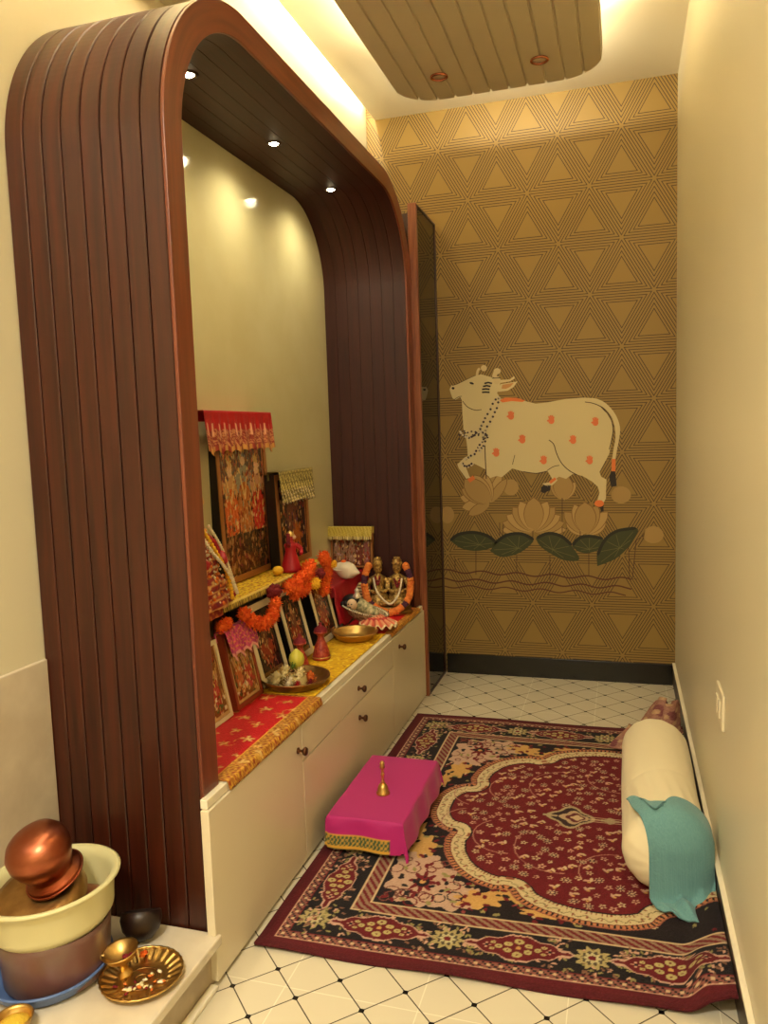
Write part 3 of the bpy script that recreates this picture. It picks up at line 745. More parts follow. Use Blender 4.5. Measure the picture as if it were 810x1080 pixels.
obj('handle',lathe(BM(),[(.004,.033),(.007,.037),(.004,.041),(.0045,.058),(.007,.062),(.004,.066),(.0045,.080),(.009,.084),(.006,.090),(.008,.096),(.005,.103),(0,.106)],20),M['brass'],t,True)

# ---- bolster, towel and bag at the right wall
BR=.104; BXc=.106; BY0,BY1=2.0,2.84
nu,nv=150,160; th=np.linspace(0,2*PI,nu); tv=np.linspace(0,1,nv); TH,TV=np.meshgrid(th,tv)
ey=np.minimum(TV,1-TV)*(BY1-BY0); rad=BR*np.sqrt(np.clip(1-np.clip(1-ey/.085,0,1)**2.2,0,1))
rad=rad*(1+.010*np.sin(TH*3+TV*9)+.014*np.sin(TH*17+3*np.sin(TV*9))*np.exp(-((TV-.25)/.13)**2)+.010*np.sin(TV*22+TH*2)*np.clip((.5-TV)*3,0,1)-.018*np.exp(-((TV-.43-.03*np.cos(TH))/.012)**2)+.02*np.cos(TH*14)*np.exp(-ey/.05))
P=np.stack([BXc+rad*np.cos(TH)*1.05,BY0+TV*(BY1-BY0)+.0*TH,np.maximum(.0135,.0135+BR*.97+rad*np.sin(TH))],-1)
t=thing('bolster','cream cotton bolster pillow lying on the carpet along the right wall','pillow')
grid_obj('pillow_cover',P,None,M['bolster'],t,0)
# towel: laid over the near end of the bolster
cvT=Canvas(1,1,.009,(108,158,162)); cvT.grain(3)
for k in range(0,cvT.nx): 
    if k%2: cvT.I[:, k:k+1]-=5
nT=cvT.nx; S_,T_=np.meshgrid(np.linspace(0,1,nT),np.linspace(0,1,cvT.ny))
# corners (s,t): s left->right, t top->bottom
TL=np.array((.008,2.125,.165));TR=np.array((.229,2.145,.125));BL=np.array((.082,1.965,.024));BRr=np.array((.220,1.895,.024))
Pt=(TL*(1-S_)[...,None]+TR*S_[...,None])*(1-T_)[...,None]+(BL*(1-S_)[...,None]+BRr*S_[...,None])*T_[...,None]
def bol_z(x,y,BR=BR+.013):
    q=np.clip(1-((x-BXc)/(BR*1.05))**2,0,1); e=np.clip((y-BY0),0,1); rr_=BR*np.sqrt(np.clip(1-np.clip(1-e/.085,0,1)**2.2,0,1))
    return np.where((e>0)&(np.abs(x-BXc)<rr_*1.06),.0135+BR*.97+np.sqrt(np.clip(rr_**2-((x-BXc)/1.05)**2,0,1)),.022)
zb=bol_z(Pt[...,0],Pt[...,1])
Pt[...,2]=np.maximum(zb+.002,Pt[...,2]*.0+.026+.17*np.clip((1-T_)-.38,0,1)**1.0+.020*np.sin(S_*7+T_*5)*T_*(1-T_)*3+.012*np.sin(S_*16-T_*9)*(1-T_*.5))
for _ in range(4):
    Zc=Pt[...,2]; Z2=Zc.copy(); Z2[1:-1,1:-1]=(Zc[:-2,1:-1]+Zc[2:,1:-1]+Zc[1:-1,:-2]+Zc[1:-1,2:])/4; Pt[...,2]=np.maximum(Z2,zb+.001)
# folded peak at the top left
pk=np.exp(-((S_)/.16)**2-((T_)/.16)**2); Pt[...,2]+=.012*pk; Pt[...,1]+=.03*pk
dip=1.2*np.exp(-((S_-.33)/.13)**2)*np.clip(1-T_*4,0,1); Pt[...,1]-=.07*dip
o=grid_obj('towel',Pt,cvT.I,vmat('teal_waffle_towel',.9,bump=.8,bscale=160,sheen=.2),None,.005,off=1)
tag(o,'teal waffle towel lying over the near end of the bolster','towel')
# crumpled bag
cvB=Canvas(1,1,.010,(150,104,88))
cvB.mask((np.sin(cvB.X*25+np.sin(cvB.Y*9))*np.sin(cvB.Y*14)>.35),(116,60,62)); cvB.mask((np.sin(cvB.X*31+2)*np.sin(cvB.Y*27)>.5),(176,140,104)); cvB.grain(8)
s2,t2=cvB.X,cvB.Y; ang=(s2-.5)*PI
r_=(1-t2)**.7
fold=.5+.5*np.sin(s2*19+t2*2)
u_=(s2-.5)*2
Xb=.088+u_*.140*(.30+.70*(1-t2)**.8)+.070*t2; Yb=2.975+.05*t2-.075*np.cos(ang)*(1-t2)+.02*np.sin(s2*9)
Zb=.020+.185*t2*(.75+.25*np.cos(ang))+.008*np.sin(s2*19)*t2
Yb=Yb-.022*fold*(.25+t2*.75)
o=grid_obj('cloth_bag',np.stack([np.minimum(Xb,.205),Yb,Zb],-1),cvB.I,M['mauve'],None,.02,off=1)
tag(o,'crumpled mauve and brown patterned cloth bag behind the far end of the bolster','bag')

# ---- switch plate
t=thing('switch_plate','white electrical switch plate on the right wall above the bolster','switch plate',(XR,2.05,.53))
b=BM(); box(b,-.008,-.0005,-.065,.065,-.045,.045); obj('plate',b,M['switch'],t,bevel=.003)
b=BM(); box(b,-.012,-.008,-.035,-.008,-.022,.022); obj('rocker',b,M['switch'],t,bevel=.001)
b=BM(); box(b,-.012,-.008,.008,.035,-.022,.022); obj('rocker',b,M['switch'],t,bevel=.001)

# ================================================================== ALTAR
CT=.438      # counter surface
# ---- red embroidered and yellow leafy runners on the counter
def runner(name,label,x0,x1,y0,y1,fn,z=CT,th=.002,m=None,res=.0035,wav=.0006):
    c=Canvas(x1-x0,y1-y0,res,(206,14,26)); fn(c); c.grain(5)
    Z=z+.0008+wav*(1+np.sin(c.X*41+c.Y*17)*np.sin(c.Y*33))
    ov=np.maximum(0,x0+c.X+.8805); Z=Z-ov*1.7; XX=x0+c.X-ov*.55
    o=grid_obj(name,np.stack([XX,y0+c.Y,Z],-1),c.I,m or M['vcloth'],None,th,off=1)
    return tag(o,label,'cloth')
def goldband(c,m):
    c.mask(m,(176,110,36)); c.mask(m&(np.sin(c.X*420+np.sin(c.Y*300))*np.sin(c.Y*360)>.1),(214,160,56)); c.mask(m&(np.sin(c.X*310+2)*np.sin(c.Y*250)>.62),(150,40,24))
def emb(c,cx,cy,r):
    cols=[(214,160,70),(196,120,50),(224,184,110)]
    for k in range(5):
        a=k*1.257+random.random(); c.ell(cx+r*.6*math.cos(a),cy+r*.6*math.sin(a),r*.42,r*.2,random.choice(cols),a)
    c.ell(cx,cy,r*.22,r*.22,(230,196,120))
def fnA(c):
    w,h=c.w,c.h
    goldband(c,c.X>w-.048); goldband(c,c.Y<.012); goldband(c,c.Y>h-.012)
    c.mask((c.X>w-.052)&(c.X<w-.048),(226,170,60))
    random.seed(3)
    for cx,cy,r in ((.335,.17,.03),(.25,.24,.022),(.30,.30,.026),(.23,.34,.02),(.27,.42,.022),(.20,.46,.02),(.17,.38,.018),(.33,.41,.018),(.16,.55,.022),(.24,.53,.018),(.20,.62,.02),(.12,.50,.016),(.30,.10,.022),(.22,.12,.02),(.30,.36,.016),(.19,.29,.016),(.28,.47,.014),(.35,.05,.018),(.26,.06,.016),(.34,.235,.015),(.20,.20,.016),(.14,.26,.016),(.30,.20,.012),(.34,.34,.013),(.12,.42,.014),(.33,.50,.016),(.22,.08,.012),(.27,.14,.012),(.35,.12,.012)):
        emb(c,cx,cy,r)
        pts=[(cx,cy)]; a=random.uniform(0,6)
        for k in range(5): a+=.5; pts.append((pts[-1][0]+.009*math.cos(a),pts[-1][1]+.009*math.sin(a)))
        c.line(pts,.0028,(214,150,66))
runner('altar_runner','red cloth embroidered with gold sprigs on the near end of the counter',XL+.10,-.868,1.560,2.150,fnA,m=M['vsatin'])
def yellowcloth(c,s=1):
    random.seed(9); c.I[:]=(224,172,14)
    for k in range(int(900*c.w*c.h/.28/s)):
        c.ell(random.uniform(0,c.w),random.uniform(0,c.h),.009*s,.0035*s,random.choice(((244,204,24),(240,196,16),(190,126,8),(250,220,60),(206,146,10))),random.uniform(0,3))
runner('altar_runner','yellow leaf-patterned cloth in the middle of the counter under the thali',XL+.10,-.900,2.154,2.905,yellowcloth)
def fnC(c):
    goldband(c,c.X>c.w-.035); goldband(c,c.Y>c.h-.02); random.seed(4)
    for cx,cy in ((.30,.1),(.2,.2),(.3,.3),(.18,.38),(.33,.42)): emb(c,cx,cy,.014)
runner('altar_runner','red and gold cloth on the far end of the counter under the brass couple',XL+.20,-.872,2.909,3.372,fnC,m=M['vsatin'])

# ---- upper wooden shelf bench and its yellow cloth
SX0,SX1,SY0,SY1,SZ=XL+.02,-1.135,1.60,2.86,.742
t=thing('altar_bench','narrow raised wooden bench along the niche back','bench')
b=BM(); box(b,SX0,SX1,SY0,SY1,SZ-.022,SZ); obj('bench_top',b,M['woodbench'],t,bevel=.002)
for y in (1.62,2.24,2.84): b=BM(); box(b,SX0,SX0+.05,y-.010,y+.010,CT+.0045,SZ-.022); obj('leg',b,M['woodbench'],t)
def ycol(A,B,ox,oy):
    c=Canvas(1,1,.5,(0,0,0)); w=A.max()-A.min();h=B.max()-B.min()
    C=np.zeros(A.shape+(3,)); C[:]=(216,166,16)
    n=np.sin(A*330+3*np.sin(B*90))*np.sin(B*280+2*np.sin(A*120)); C[n>.2]=(246,210,44); C[n<-.45]=(168,112,18)
    m=np.sin(A*150+B*90)*np.sin(B*110-A*60); C[m>.82]=(190,60,30)
    e=ox>.004; C[e]=(206,176,70); C[e&(np.sin(B*700)>.0)]=(90,66,30); C[(ox>.004)&(ox<.010)]=(236,206,110)
    return C
o=drape('bench_cloth',SX0+.004,SX1+.002,2.03,SY1,SZ+.0022,0,.026,0.0,.012,M['vcloth'],ycol,res=.0035,flare=.10,rip=.002,rf=160,thick=.0014,sag=.0008)
tag(o,'yellow fringed cloth lying on the raised bench','cloth')
def rcol(A,B,ox,oy):
    C=np.zeros(A.shape+(3,)); C[:]=(150,40,26); n=np.sin(A*200)*np.sin(B*170); C[n>.4]=(196,110,40); return C
o=drape('bench_cloth',SX0+.004,SX1+.002,1.61,2.026,SZ+.0022,0,.030,0,0,M['vcloth'],rcol,res=.005,flare=.1,rip=.002,rf=120,thick=.0014)
tag(o,'rust and gold cloth under the seated deity on the raised bench','cloth')

# ---- picture frames
def person_print(c,figs,bg=(70,30,20)):
    c.I[:]=bg
    for (cx,base,h,w,body,robe,halo) in figs:
        c.ell(cx,base+h*.86,w*.9,h*.2,halo); c.ell(cx,base+h*.86,w*.72,h*.16,bg)
        c.ell(cx,base+h*.93,w*.28,h*.10,(206,156,80))                       # crown
        c.ell(cx,base+h*.83,w*.24,h*.055,body)                             # face
        c.ell(cx,base+h*.66,w*.42,h*.13,body); c.ell(cx-w*.5,base+h*.60,w*.14,h*.14,body,.3); c.ell(cx+w*.5,base+h*.60,w*.14,h*.14,body,-.3)
        c.ell(cx,base+h*.30,w*.62,h*.32,robe)
        for k in range(-3,4): c.line([(cx+k*w*.09,base+h*.5),(cx+k*w*.17,base+.01*h)],w*.05,tuple(min(255,v+34*(k%2)) for v in robe))
        c.line([(cx-w*.36,base+h*.74),(cx,base+h*.45),(cx+w*.36,base+h*.74)],w*.08,(226,186,104))
def speckle(c,n,cols,x0=0,x1=1,y0=0,y1=1,s=1):
    for k in range(n):
        c.ell(c.w*random.uniform(x0,x1),c.h*random.uniform(y0,y1),random.uniform(.0022,.0045)*s,random.uniform(.004,.011)*s,random.choice(cols),random.uniform(-.5,.5))
GOLDS=((206,160,90),(176,116,60),(226,190,130),(120,50,36),(80,34,26),(160,60,44))
def framed(name,label,w,h,d,loc,rz,tilt,fm,fw,paint,mat_in=None,mw=0,group=None,sill=0):
    t=thing(name,label,'picture frame',loc,(-tilt,0,rz),group)
    b=BM()
    for (a,c_,e,f) in ((0,fw,0,h),(w-fw,w,0,h),(fw,w-fw,0,fw+sill),(fw,w-fw,h-fw,h)): box(b,a,c_,-.003,d,e,f)
    box(b,fw,w-fw,d*.5,d,fw,h-fw)
    obj('frame',b,fm,t)
    if mat_in:
        b=BM(); i=.0015
        for (a,c_,e,f) in ((i,mw,i,h-i),(w-mw,w-i,i,h-i),(mw,w-mw,i,mw*1.05),(mw,w-mw,h-mw,h-i)): box(b,a,c_,-.006,-.0032,e,f)
        obj('white_border',b,mat_in,t)
    q=max(fw,mw*.96)
    c=Canvas(w-2*q,h-2*q,.0028,(70,30,22)); paint(c,w-2*q,h-2*q); c.grain(7)
    grid_obj('print',np.stack([q+c.X,np.full(c.X.shape,-.001),q+c.Y],-1),c.I,M['vprint'],t,.001,smooth=False)
    return t
def p_oval(c,w,h):
    c.I[:]=(46,20,16)
    c.ell(w/2,h*.50,w*.38,h*.44,(150,84,50),0,14,.05); c.ell(w/2,h*.5,w*.33,h*.40,(60,26,20))
    person=[(w/2,h*.16,h*.66,w*.38,(184,120,80),(150,60,36),(176,110,60))]
    for (cx,base,hh,ww,bd,rb,ha) in person:
        c.ell(cx,base+hh*.30,ww*.78,hh*.34,rb,0,9,.08); c.ell(cx,base+hh*.62,ww*.42,hh*.22,(120,70,46)); c.ell(cx,base+hh*.84,ww*.22,hh*.08,bd); c.ell(cx,base+hh*.96,ww*.24,hh*.08,(206,150,80))
        for k in range(12): a=k*.52; c.ell(cx+ww*.7*math.cos(a),base+hh*.45+hh*.42*math.sin(a),.005,.004,random.choice(((206,150,90),(190,80,50),(140,60,60))))
    speckle(c,60,GOLDS,.2,.8,.1,.9,.8); c.mask((c.Y<h*.07),(120,84,44))
PZ=CT+.0055
framed('framed_picture','black framed small deity picture with white border beneath the orange garland',.20,.262,.045,(-1.085,2.175,PZ),PI/2,.24,M['blackwood'],.006,p_oval,M['whiteframe'],.024,'black and white framed pictures leaning under the bench')
framed('framed_picture','black framed small deity picture with white border, middle one of three, behind the lime',.18,.262,.045,(-1.085,2.42,PZ),PI/2,.24,M['blackwood'],.006,p_oval,M['whiteframe'],.022,'black and white framed pictures leaning under the bench')
framed('framed_picture','black framed small deity picture with white border beside the red block, farthest of three',.185,.262,.045,(-1.085,2.685,PZ),PI/2,.24,M['blackwood'],.006,p_oval,M['whiteframe'],.022,'black and white framed pictures leaning under the bench')
def p_family(c,w,h):
    c.I[:]=(134,82,44)
    person_print(c,[(w*.3,h*.12,h*.76,w*.26,(206,150,96),(196,110,60),(190,140,70)),(w*.68,h*.14,h*.7,w*.26,(196,140,96),(176,60,50),(180,130,70))],(134,82,44))
    for k in range(26): c.ell(random.uniform(0,w),random.uniform(0,h*.3),.008,.006,random.choice(((90,96,50),(226,206,170),(170,60,50),(206,160,90))))
    speckle(c,110,GOLDS+((206,180,140),(100,96,60)),.05,.95,.05,.95,.8); c.mask((c.Y<h*.05)|(c.X<w*.05)|(c.X>w*.95),(206,170,110))
framed('framed_picture','red-wood framed family deity picture under a pink valance',.168,.228,.028,(-1.070,1.978,PZ),PI/2,.20,M['redframe'],.014,p_family)
framed('framed_picture','thin pale framed picture at the near end, partly hidden by the arch leg',.17,.225,.03,(-1.070,1.778,PZ),PI/2,.20,M['whiteframe'],.012,p_family)
def p_three(c,w,h):
    c.I[:]=(92,40,26)
    for cx in (w*.22,w*.52,w*.82): c.ell(cx,h*.80,w*.17,h*.16,(150,96,50)); c.ell(cx,h*.79,w*.145,h*.145,(70,30,20))
    person_print.__call__ if 0 else None
    I0=c.I.copy()
    for (cx,base,hh,ww,bd,rb,ha) in ((w*.21,h*.27,h*.52,w*.24,(206,150,96),(206,96,46),(0,0,0)),(w*.51,h*.26,h*.60,w*.27,(150,140,120),(176,106,56),(0,0,0)),(w*.81,h*.28,h*.50,w*.23,(206,150,110),(196,50,40),(0,0,0))):
        c.ell(cx,base+hh*.93,ww*.46,hh*.15,(150,96,50)); c.ell(cx,base+hh*.93,ww*.38,hh*.125,(96,44,28)); c.ell(cx,base+hh*.98,ww*.24,hh*.10,(206,160,80)); c.ell(cx,base+hh*.86,ww*.24,hh*.065,tuple(min(255,v+26) for v in bd)); c.ell(cx,base+hh*.64,ww*.5,hh*.15,bd)
        c.ell(cx-ww*.52,base+hh*.58,ww*.15,hh*.14,bd,.3); c.ell(cx+ww*.52,base+hh*.58,ww*.15,hh*.14,bd,-.3)
        c.ell(cx,base+hh*.27,ww*.62,hh*.32,rb)
        for k in range(-3,4): c.line([(cx+k*ww*.1,base+hh*.5),(cx+k*ww*.18,base)],ww*.05,tuple(min(255,v+30*(k%2)) for v in rb))
        c.line([(cx-ww*.36,base+hh*.74),(cx,base+hh*.40),(cx+ww*.36,base+hh*.74)],ww*.1,(226,186,120))
    speckle(c,330,GOLDS+((150,140,110),(214,120,60)),.04,.96,.26,.84,1.1)
    for cx in (w*.21,w*.51,w*.81): c.ell(cx,h*.255+h*.5*.86*(1.16 if cx==w*.51 else 1),w*.05,h*.030,(226,180,140))
    c.mask(c.Y<h*.27,(84,54,28))
    for k in range(40): c.ell(random.uniform(0,w),random.uniform(0,h*.27),random.uniform(.006,.014),random.uniform(.008,.02),random.choice(((120,84,44),(60,34,20),(150,100,60),(100,50,30),(134,70,60))))
    speckle(c,120,((120,84,44),(60,34,20),(150,100,60),(170,130,80)),.03,.97,.0,.27,1.3); c.mask((c.X<w*.03)|(c.X>w*.97),(196,126,90))
framed('framed_picture','tall framed picture of three standing crowned deities under the red lace canopy',.375,.555,.03,(-1.250,2.268,SZ+.004),PI/2,.03,M['blackwood'],.006,p_three,M['goldframe'],.022)
def p_dark(c,w,h):
    c.I[:]=(58,26,20); c.ell(w*.45,h*.68,w*.30,h*.24,(104,56,50)); c.ell(w*.45,h*.66,w*.24,h*.2,(58,26,22)); c.ell(w*.45,h*.52,w*.16,h*.3,(120,70,50)); c.ell(w*.45,h*.78,w*.09,h*.05,(170,120,90))
    c.ell(w*.62,h*.26,w*.22,h*.22,(176,96,36),0,7,.25); c.ell(w*.3,h*.2,w*.14,h*.14,(90,46,56)); speckle(c,150,GOLDS+((110,70,90),(60,40,60)),.08,.92,.05,.95,1.1); c.mask((c.X<w*.05)|(c.X>w*.95),(176,110,70))
framed('framed_picture','narrow dark framed picture under the green-gold sequin valance',.30,.35,.035,(-1.205,2.605,SZ+.004),PI/2,.03,M['blackwood'],.006,p_dark,M['goldframe'],.022)
def p_group(c,w,h):
    c.I[:]=(96,60,44)
    for k in range(5):
        cx=w*(.12+.19*k); c.ell(cx,h*.35,w*.09,h*.34,random.choice(((150,90,84),(140,110,70),(120,60,50),(160,120,96)))); c.ell(cx,h*.74,w*.045,h*.09,(190,150,110)); c.ell(cx,h*.86,w*.04,h*.06,(190,150,70))
    speckle(c,140,GOLDS+((190,150,150),(120,110,80)),.03,.97,.05,.95,.9)
framed('framed_picture','wide small group deity picture behind the conch',.20,.178,.02,(-1.283,3.335,.628),0,.05,M['goldframe'],.008,p_group)

# ---- valances and canopies over the frames
def valance(name,label,w,h,d,loc,rz,tilt,colf,res=.004,scal=.006,nsc=9,wave=.004,cat='valance'):
    nx=int(w/res);  back=.03; ny=int((h+d+back)/res)
    S,T=np.meshgrid(np.linspace(0,1,nx),np.linspace(0,1,ny)); L=T*(h+d+back)
    # L: from the back, over the top, down the front with a scalloped hem
    X=S*w; Y=np.where(L<back,d,np.where(L<back+d,d-(L-back),0)); Zz=np.where(L<back,-back+L,np.where(L<back+d,0,-(L-back-d)))
    fr=np.clip((L-back-d)/h,0,1)
    Y=Y-.003-fr*(.006+wave*np.sin(S*nsc*2*PI)+.5*wave*np.sin(S*nsc*4.3*PI+1)); Zz=Zz+fr*scal*np.cos(S*nsc*2*PI)
    C=colf(S,fr,L)
    t_=thing(name,label,cat,loc,(-tilt,0,rz))
    o=grid_obj('cloth',np.stack([X,Y,Zz+.004],-1),C,M['vsatin'],t_,.0014)
    return t_
def c_red(S,fr,L):
    C=np.zeros(S.shape+(3,)); C[:]=(176,10,22); a=fr>.44; C[a]=(150,50,40)
    n=np.sin(S*170+4*np.sin(fr*20))*np.sin(fr*36+3*np.sin(S*60)); C[a&(n>.05)]=(206,140,96); C[a&(n<-.5)]=(130,20,30)
    C[(fr>.30)&(np.sin(S*13*2*PI)>.8)&(fr<.6)]=(226,170,140); C[(fr>.86)]=(206,150,80); C[(fr>.86)&(np.sin(S*120)>.3)]=(150,40,30); return C
valance('picture_canopy','red satin canopy with gold lace hem over the tall three-deity picture',.475,.132,.060,(-1.212,2.120,SZ+.574),PI/2,.03,c_red,nsc=8,scal=.008,wave=.006)
def c_seq(S,fr,L):
    C=np.zeros(S.shape+(3,)); C[:]=(120,104,50); n=np.sin(S*150+fr*22)*np.sin(fr*34); C[n>.15]=(214,196,120); C[n<-.4]=(66,52,24); C[(fr>.6)&(n>.3)]=(226,206,170); return C
valance('picture_canopy','green-gold sequin valance over the narrow dark picture',.32,.118,.045,(-1.190,2.592,SZ+.360),PI/2,.03,c_seq,nsc=11,scal=.004,wave=.005)
def c_yel(S,fr,L):
    C=np.zeros(S.shape+(3,)); C[:]=(176,150,50); n=np.sin(S*120+fr*9)*np.sin(fr*18+S*30); C[n>.2]=(206,182,80); C[fr>.75]=(216,196,130); C[(fr>.78)&(np.sin(S*190)>0)]=(120,96,40); return C
valance('picture_canopy','yellow-gold strip valance over the wide small picture behind the conch',.215,.058,.028,(-1.290,3.318,.812),0,.05,c_yel,nsc=5,scal=.002,wave=.003)
def c_pink(S,fr,L):
    C=np.zeros(S.shape+(3,)); C[:]=(186,40,110); n=np.sin(S*60+fr*9)*np.sin(fr*12+S*20+1); C[n>.25]=(214,90,130); C[n<-.5]=(150,24,90); C[(np.sin(S*23+fr*30)>.85)]=(222,150,70); C[fr>.9]=(226,160,150); return C
valance('picture_canopy','bright pink ruffled valance over the red-wood framed picture',.18,.085,.034,(-1.098,1.972,PZ+.232),PI/2,.20,c_pink,nsc=4,scal=.010,wave=.006)

# ---- red draped block with conch
t=thing('altar_block','low block under the red cloth at the far end of the niche','block')
b=BM(); box(b,XL+.022,-1.135,2.95,3.365,CT+.0045,.615); obj('block_body',b,M['woodbench'],t)
o=drape('block_cloth',XL+.024,-1.132,2.948,3.367,.6175,0,.165,.05,0,vmat('crimson_satin',.5,bump=.1,bscale=40),lambda A,B,ox,oy:np.full(A.shape+(3,),(158,8,28.)),res=.006,flare=.20,rip=.006,rf=30)
tag(o,'plain crimson satin cloth draped over the block beneath the conch','cloth')
t=thing('conch_shell','white conch shell lying on the crimson cloth','conch',(-1.150,3.125,.6555),(0,0,-.25))
prof=[(0,-.098),(.006,-.088),(.010,-.06),(.018,-.03),(.033,-.005),(.038,.02),(.034,.045),(.024,.058),(.021,.060),(.014,.070),(.012,.071),(.007,.080),(.006,.081),(0,.088)]
b=BM(); lathe(b,prof,36,mat4=Matrix.Rotation(PI/2,4,'Y'))
for v in b.verts:
    a=math.atan2(v.co.z,v.co.y); v.co.z*=1+.10*math.sin(a*2+v.co.x*30); v.co.y*=1+.06*math.sin(a*3+v.co.x*50); v.co.z+=-.10*v.co.x
    if v.co.x<-.03: v.co.z+=.004
obj('shell',b,M['white'],t,True)
b=BM(); tube(b,spline([(-.085,-.014,.010),(-.05,-.022,.006),(0,-.034,.0),(.03,-.030,.004),(.045,-.018,.012)],6),[.002]*4+[.004]*17+[.002]*4,8); obj('shell_lip',b,M['white'],t,True)
b=BM(); ball(b,(.004,0,.036),.010,2,(1.3,1,.6),.08); obj('vermilion_dab',b,M['orange'],t,True)

# ---- flower garlands
def lumps(path,r,m_r=.35,step=None,n=0,jit=.16):
    b=BM(); L=[Vector(p) for p in path]; 
    for i,p in enumerate(L):
        q=Vector([random.uniform(-1,1) for _ in range(3)])*r*.22
        rr=r(i/len(L)) if callable(r) else r
        ball(b,p+q,rr*random.uniform(.85,1.12),2,(1,1,1),jit)
    return b
def spiky(b,p,r,n=70,m=.26):
    for k in range(n):
        th=math.acos(1-2*(k+.5)/n); ph=k*2.39996; d=Vector((math.sin(th)*math.cos(ph),math.sin(th)*math.sin(ph),math.cos(th)))
        d=(d+Vector([random.uniform(-.12,.12) for _ in range(3)])).normalized()
        a=d.cross(Vector((.3,.5,.8))).normalized(); c=d.cross(a); w=r*m*.55; R=r*random.uniform(.88,1.1)
        v=[b.verts.new(p+d*r*.35+a*w*.5),b.verts.new(p+d*R*.9+a*w+c*w*.3),b.verts.new(p+d*R*1.05),b.verts.new(p+d*R*.9-a*w-c*w*.3),b.verts.new(p+d*r*.35-a*w*.5)]
        b.faces.new(v)
def marigold_mesh(name,pts,r,m,parent=None):
    b=BM()
    for p in pts: ball(b,p,r*.72,2,(1,1,1),.1); spiky(b,Vector(p),r)
    return obj(name,b,m,parent)
def U(y0,z0,y1,z1,drop,x,n,bulge=.0):
    return [(x+bulge*math.sin(PI*t)+random.uniform(-.004,.004),y0+(y1-y0)*t,z0+(z1-z0)*t-drop*(math.sin(PI*t))**.7) for t in np.linspace(0,1,n)]
t=thing('marigold_garland','orange marigold garland looped over the near black framed picture','garland')
marigold_mesh('flowers',U(2.085,.705,2.305,.688,.045,-1.088,9,.014),.026,M['orange'],t)
t=thing('marigold_garland','orange marigold garland with a yellow flower over the middle framed picture','garland')
marigold_mesh('flowers',U(2.43,.722,2.60,.755,.036,-1.085,7,.018)+U(2.44,.730,2.58,.765,.010,-1.075,5,.0)[1:]+[(-1.085,2.47,.690),(-1.085,2.52,.690)],.031,M['orange'],t)
marigold_mesh('yellow_flower',[(-1.036,2.53,.712)],.024,M['marigoldyellow'],t)
t=thing('marigold_garland','orange marigold strand hanging from the far end of the raised bench','garland')
marigold_mesh('flowers',[(-1.098+.006*math.sin(k),2.775+.035*math.sin(k*.5),.768-.022*k) for k in range(7)],.028,M['orange'],t)
marigold_mesh('yellow_flower',[(-1.068,2.80,.735)],.018,M['marigoldyellow'],t)
def rose(b,c,r):
    ball(b,c,r*.6,2,(1,1,1),.1)
    for k in range(9):
        a=k*.9; q=r*.45; ball(b,(c[0]+q*math.cos(a)*.6,c[1]+q*math.cos(a),c[2]+q*math.sin(a)),r*.42,1,(1,1,1),.15)
for (x,y,z,r_,lab) in ((-1.105,2.335,.722,.034,'dark maroon rose tucked at the bench edge between near and middle garlands'),(-1.090,2.70,.715,.030,'dark maroon rose at the bench edge between the two far garlands')):
    b=BM(); rose(b,(0,0,0),r_); tag(obj('rose_flower',b,M['maroon'],None,True,(x,y,z)),lab,'rose')
b=BM()
for p in [(0,0,0),(.004,.02,.004)]: ball(b,p,.018,2); spiky(b,Vector(p),.024)
tag(obj('marigold_flower',b,M['orange'],None,False,(-1.11,1.985,.690)),'single orange marigold beside the corner of the near black frame','flower')

# ---- deities
def figure(b,h,rb,loc=(0,0,0),seated=False,lean=0):
    k=h; pr=[(0,0),(rb,0),(rb*1.02,.03*k),(rb*.86,.18*k),(rb*.62,.38*k),(rb*.50,.48*k),(rb*.60,.60*k),(rb*.66,.68*k),(rb*.30,.725*k),(rb*.22,.75*k),(rb*.27,.775*k),(rb*.37,.82*k),(rb*.38,.86*k),(rb*.30,.90*k),(rb*.10,.93*k),(0,.935*k)]
    lathe(b,pr,28,loc=loc)
# seated deity in red patterned clothes, near end of the bench
t=thing('deity_idol','seated deity idol in red gold clothes with a bead garland, beside the arch leg','idol',(-1.178,1.975,SZ+.0045))
def c_doll(X,Y):
    C=np.zeros(X.shape+(3,)); C[:]=(150,22,26); n=np.sin(X*9*2)*np.sin(Y*42+3*np.sin(X*5)); C[n>.35]=(206,120,50); C[n>.7]=(226,190,120); C[n<-.6]=(110,14,40); m=np.sin(Y*75)>.86; C[m]=(214,160,90); return C
nu,nv=80,60; A_,T_=np.meshgrid(np.linspace(0,2*PI,nu),np.linspace(0,1,nv))
rr_=.098*(1-.80*T_**.85)+.008*np.sin(A_*9+T_*4)*(1-T_)+.006*np.sin(T_*30)*(1-T_*.5)
rr_[0]*=.98
P=np.stack([.78*rr_*np.cos(A_),1.45*rr_*np.sin(A_)+.0*T_,.262*T_+.004*np.sin(A_*7)*(T_>0)*(1-T_)],-1)
grid_obj('robe',P,c_doll(A_,T_),M['vsatin'],t,.0)
b=BM(); lathe(b,[(0,.23),(.018,.235),(.016,.25),(.026,.27),(.030,.29),(.026,.31),(.012,.325),(0,.326)],24); obj('head',b,M['skin'],t,True)
b=BM(); lathe(b,[(.031,.300),(.034,.306),(.030,.325),(.022,.345),(.010,.365),(0,.372)],24); obj('crown',b,M['gold'],t,True)
for s in (-1,1): b=BM(); tube(b,spline([(.01,s*.04,.205),(.035,s*.07,.165),(.066,s*.045,.13)],6),.013,10); obj('arm',b,M['redcloth'],t,True)
b=BM()
for i,p in enumerate(spline([(.030,-.030,.235),(.058,-.010,.17),(.078,.045,.10),(.082,.085,.030)],9)): ball(b,p,.0062,1)
for i,p in enumerate(spline([(.030,.035,.235),(.052,.06,.17),(.062,.085,.10),(.062,.125,.022)],10)): ball(b,p,.0055,1)
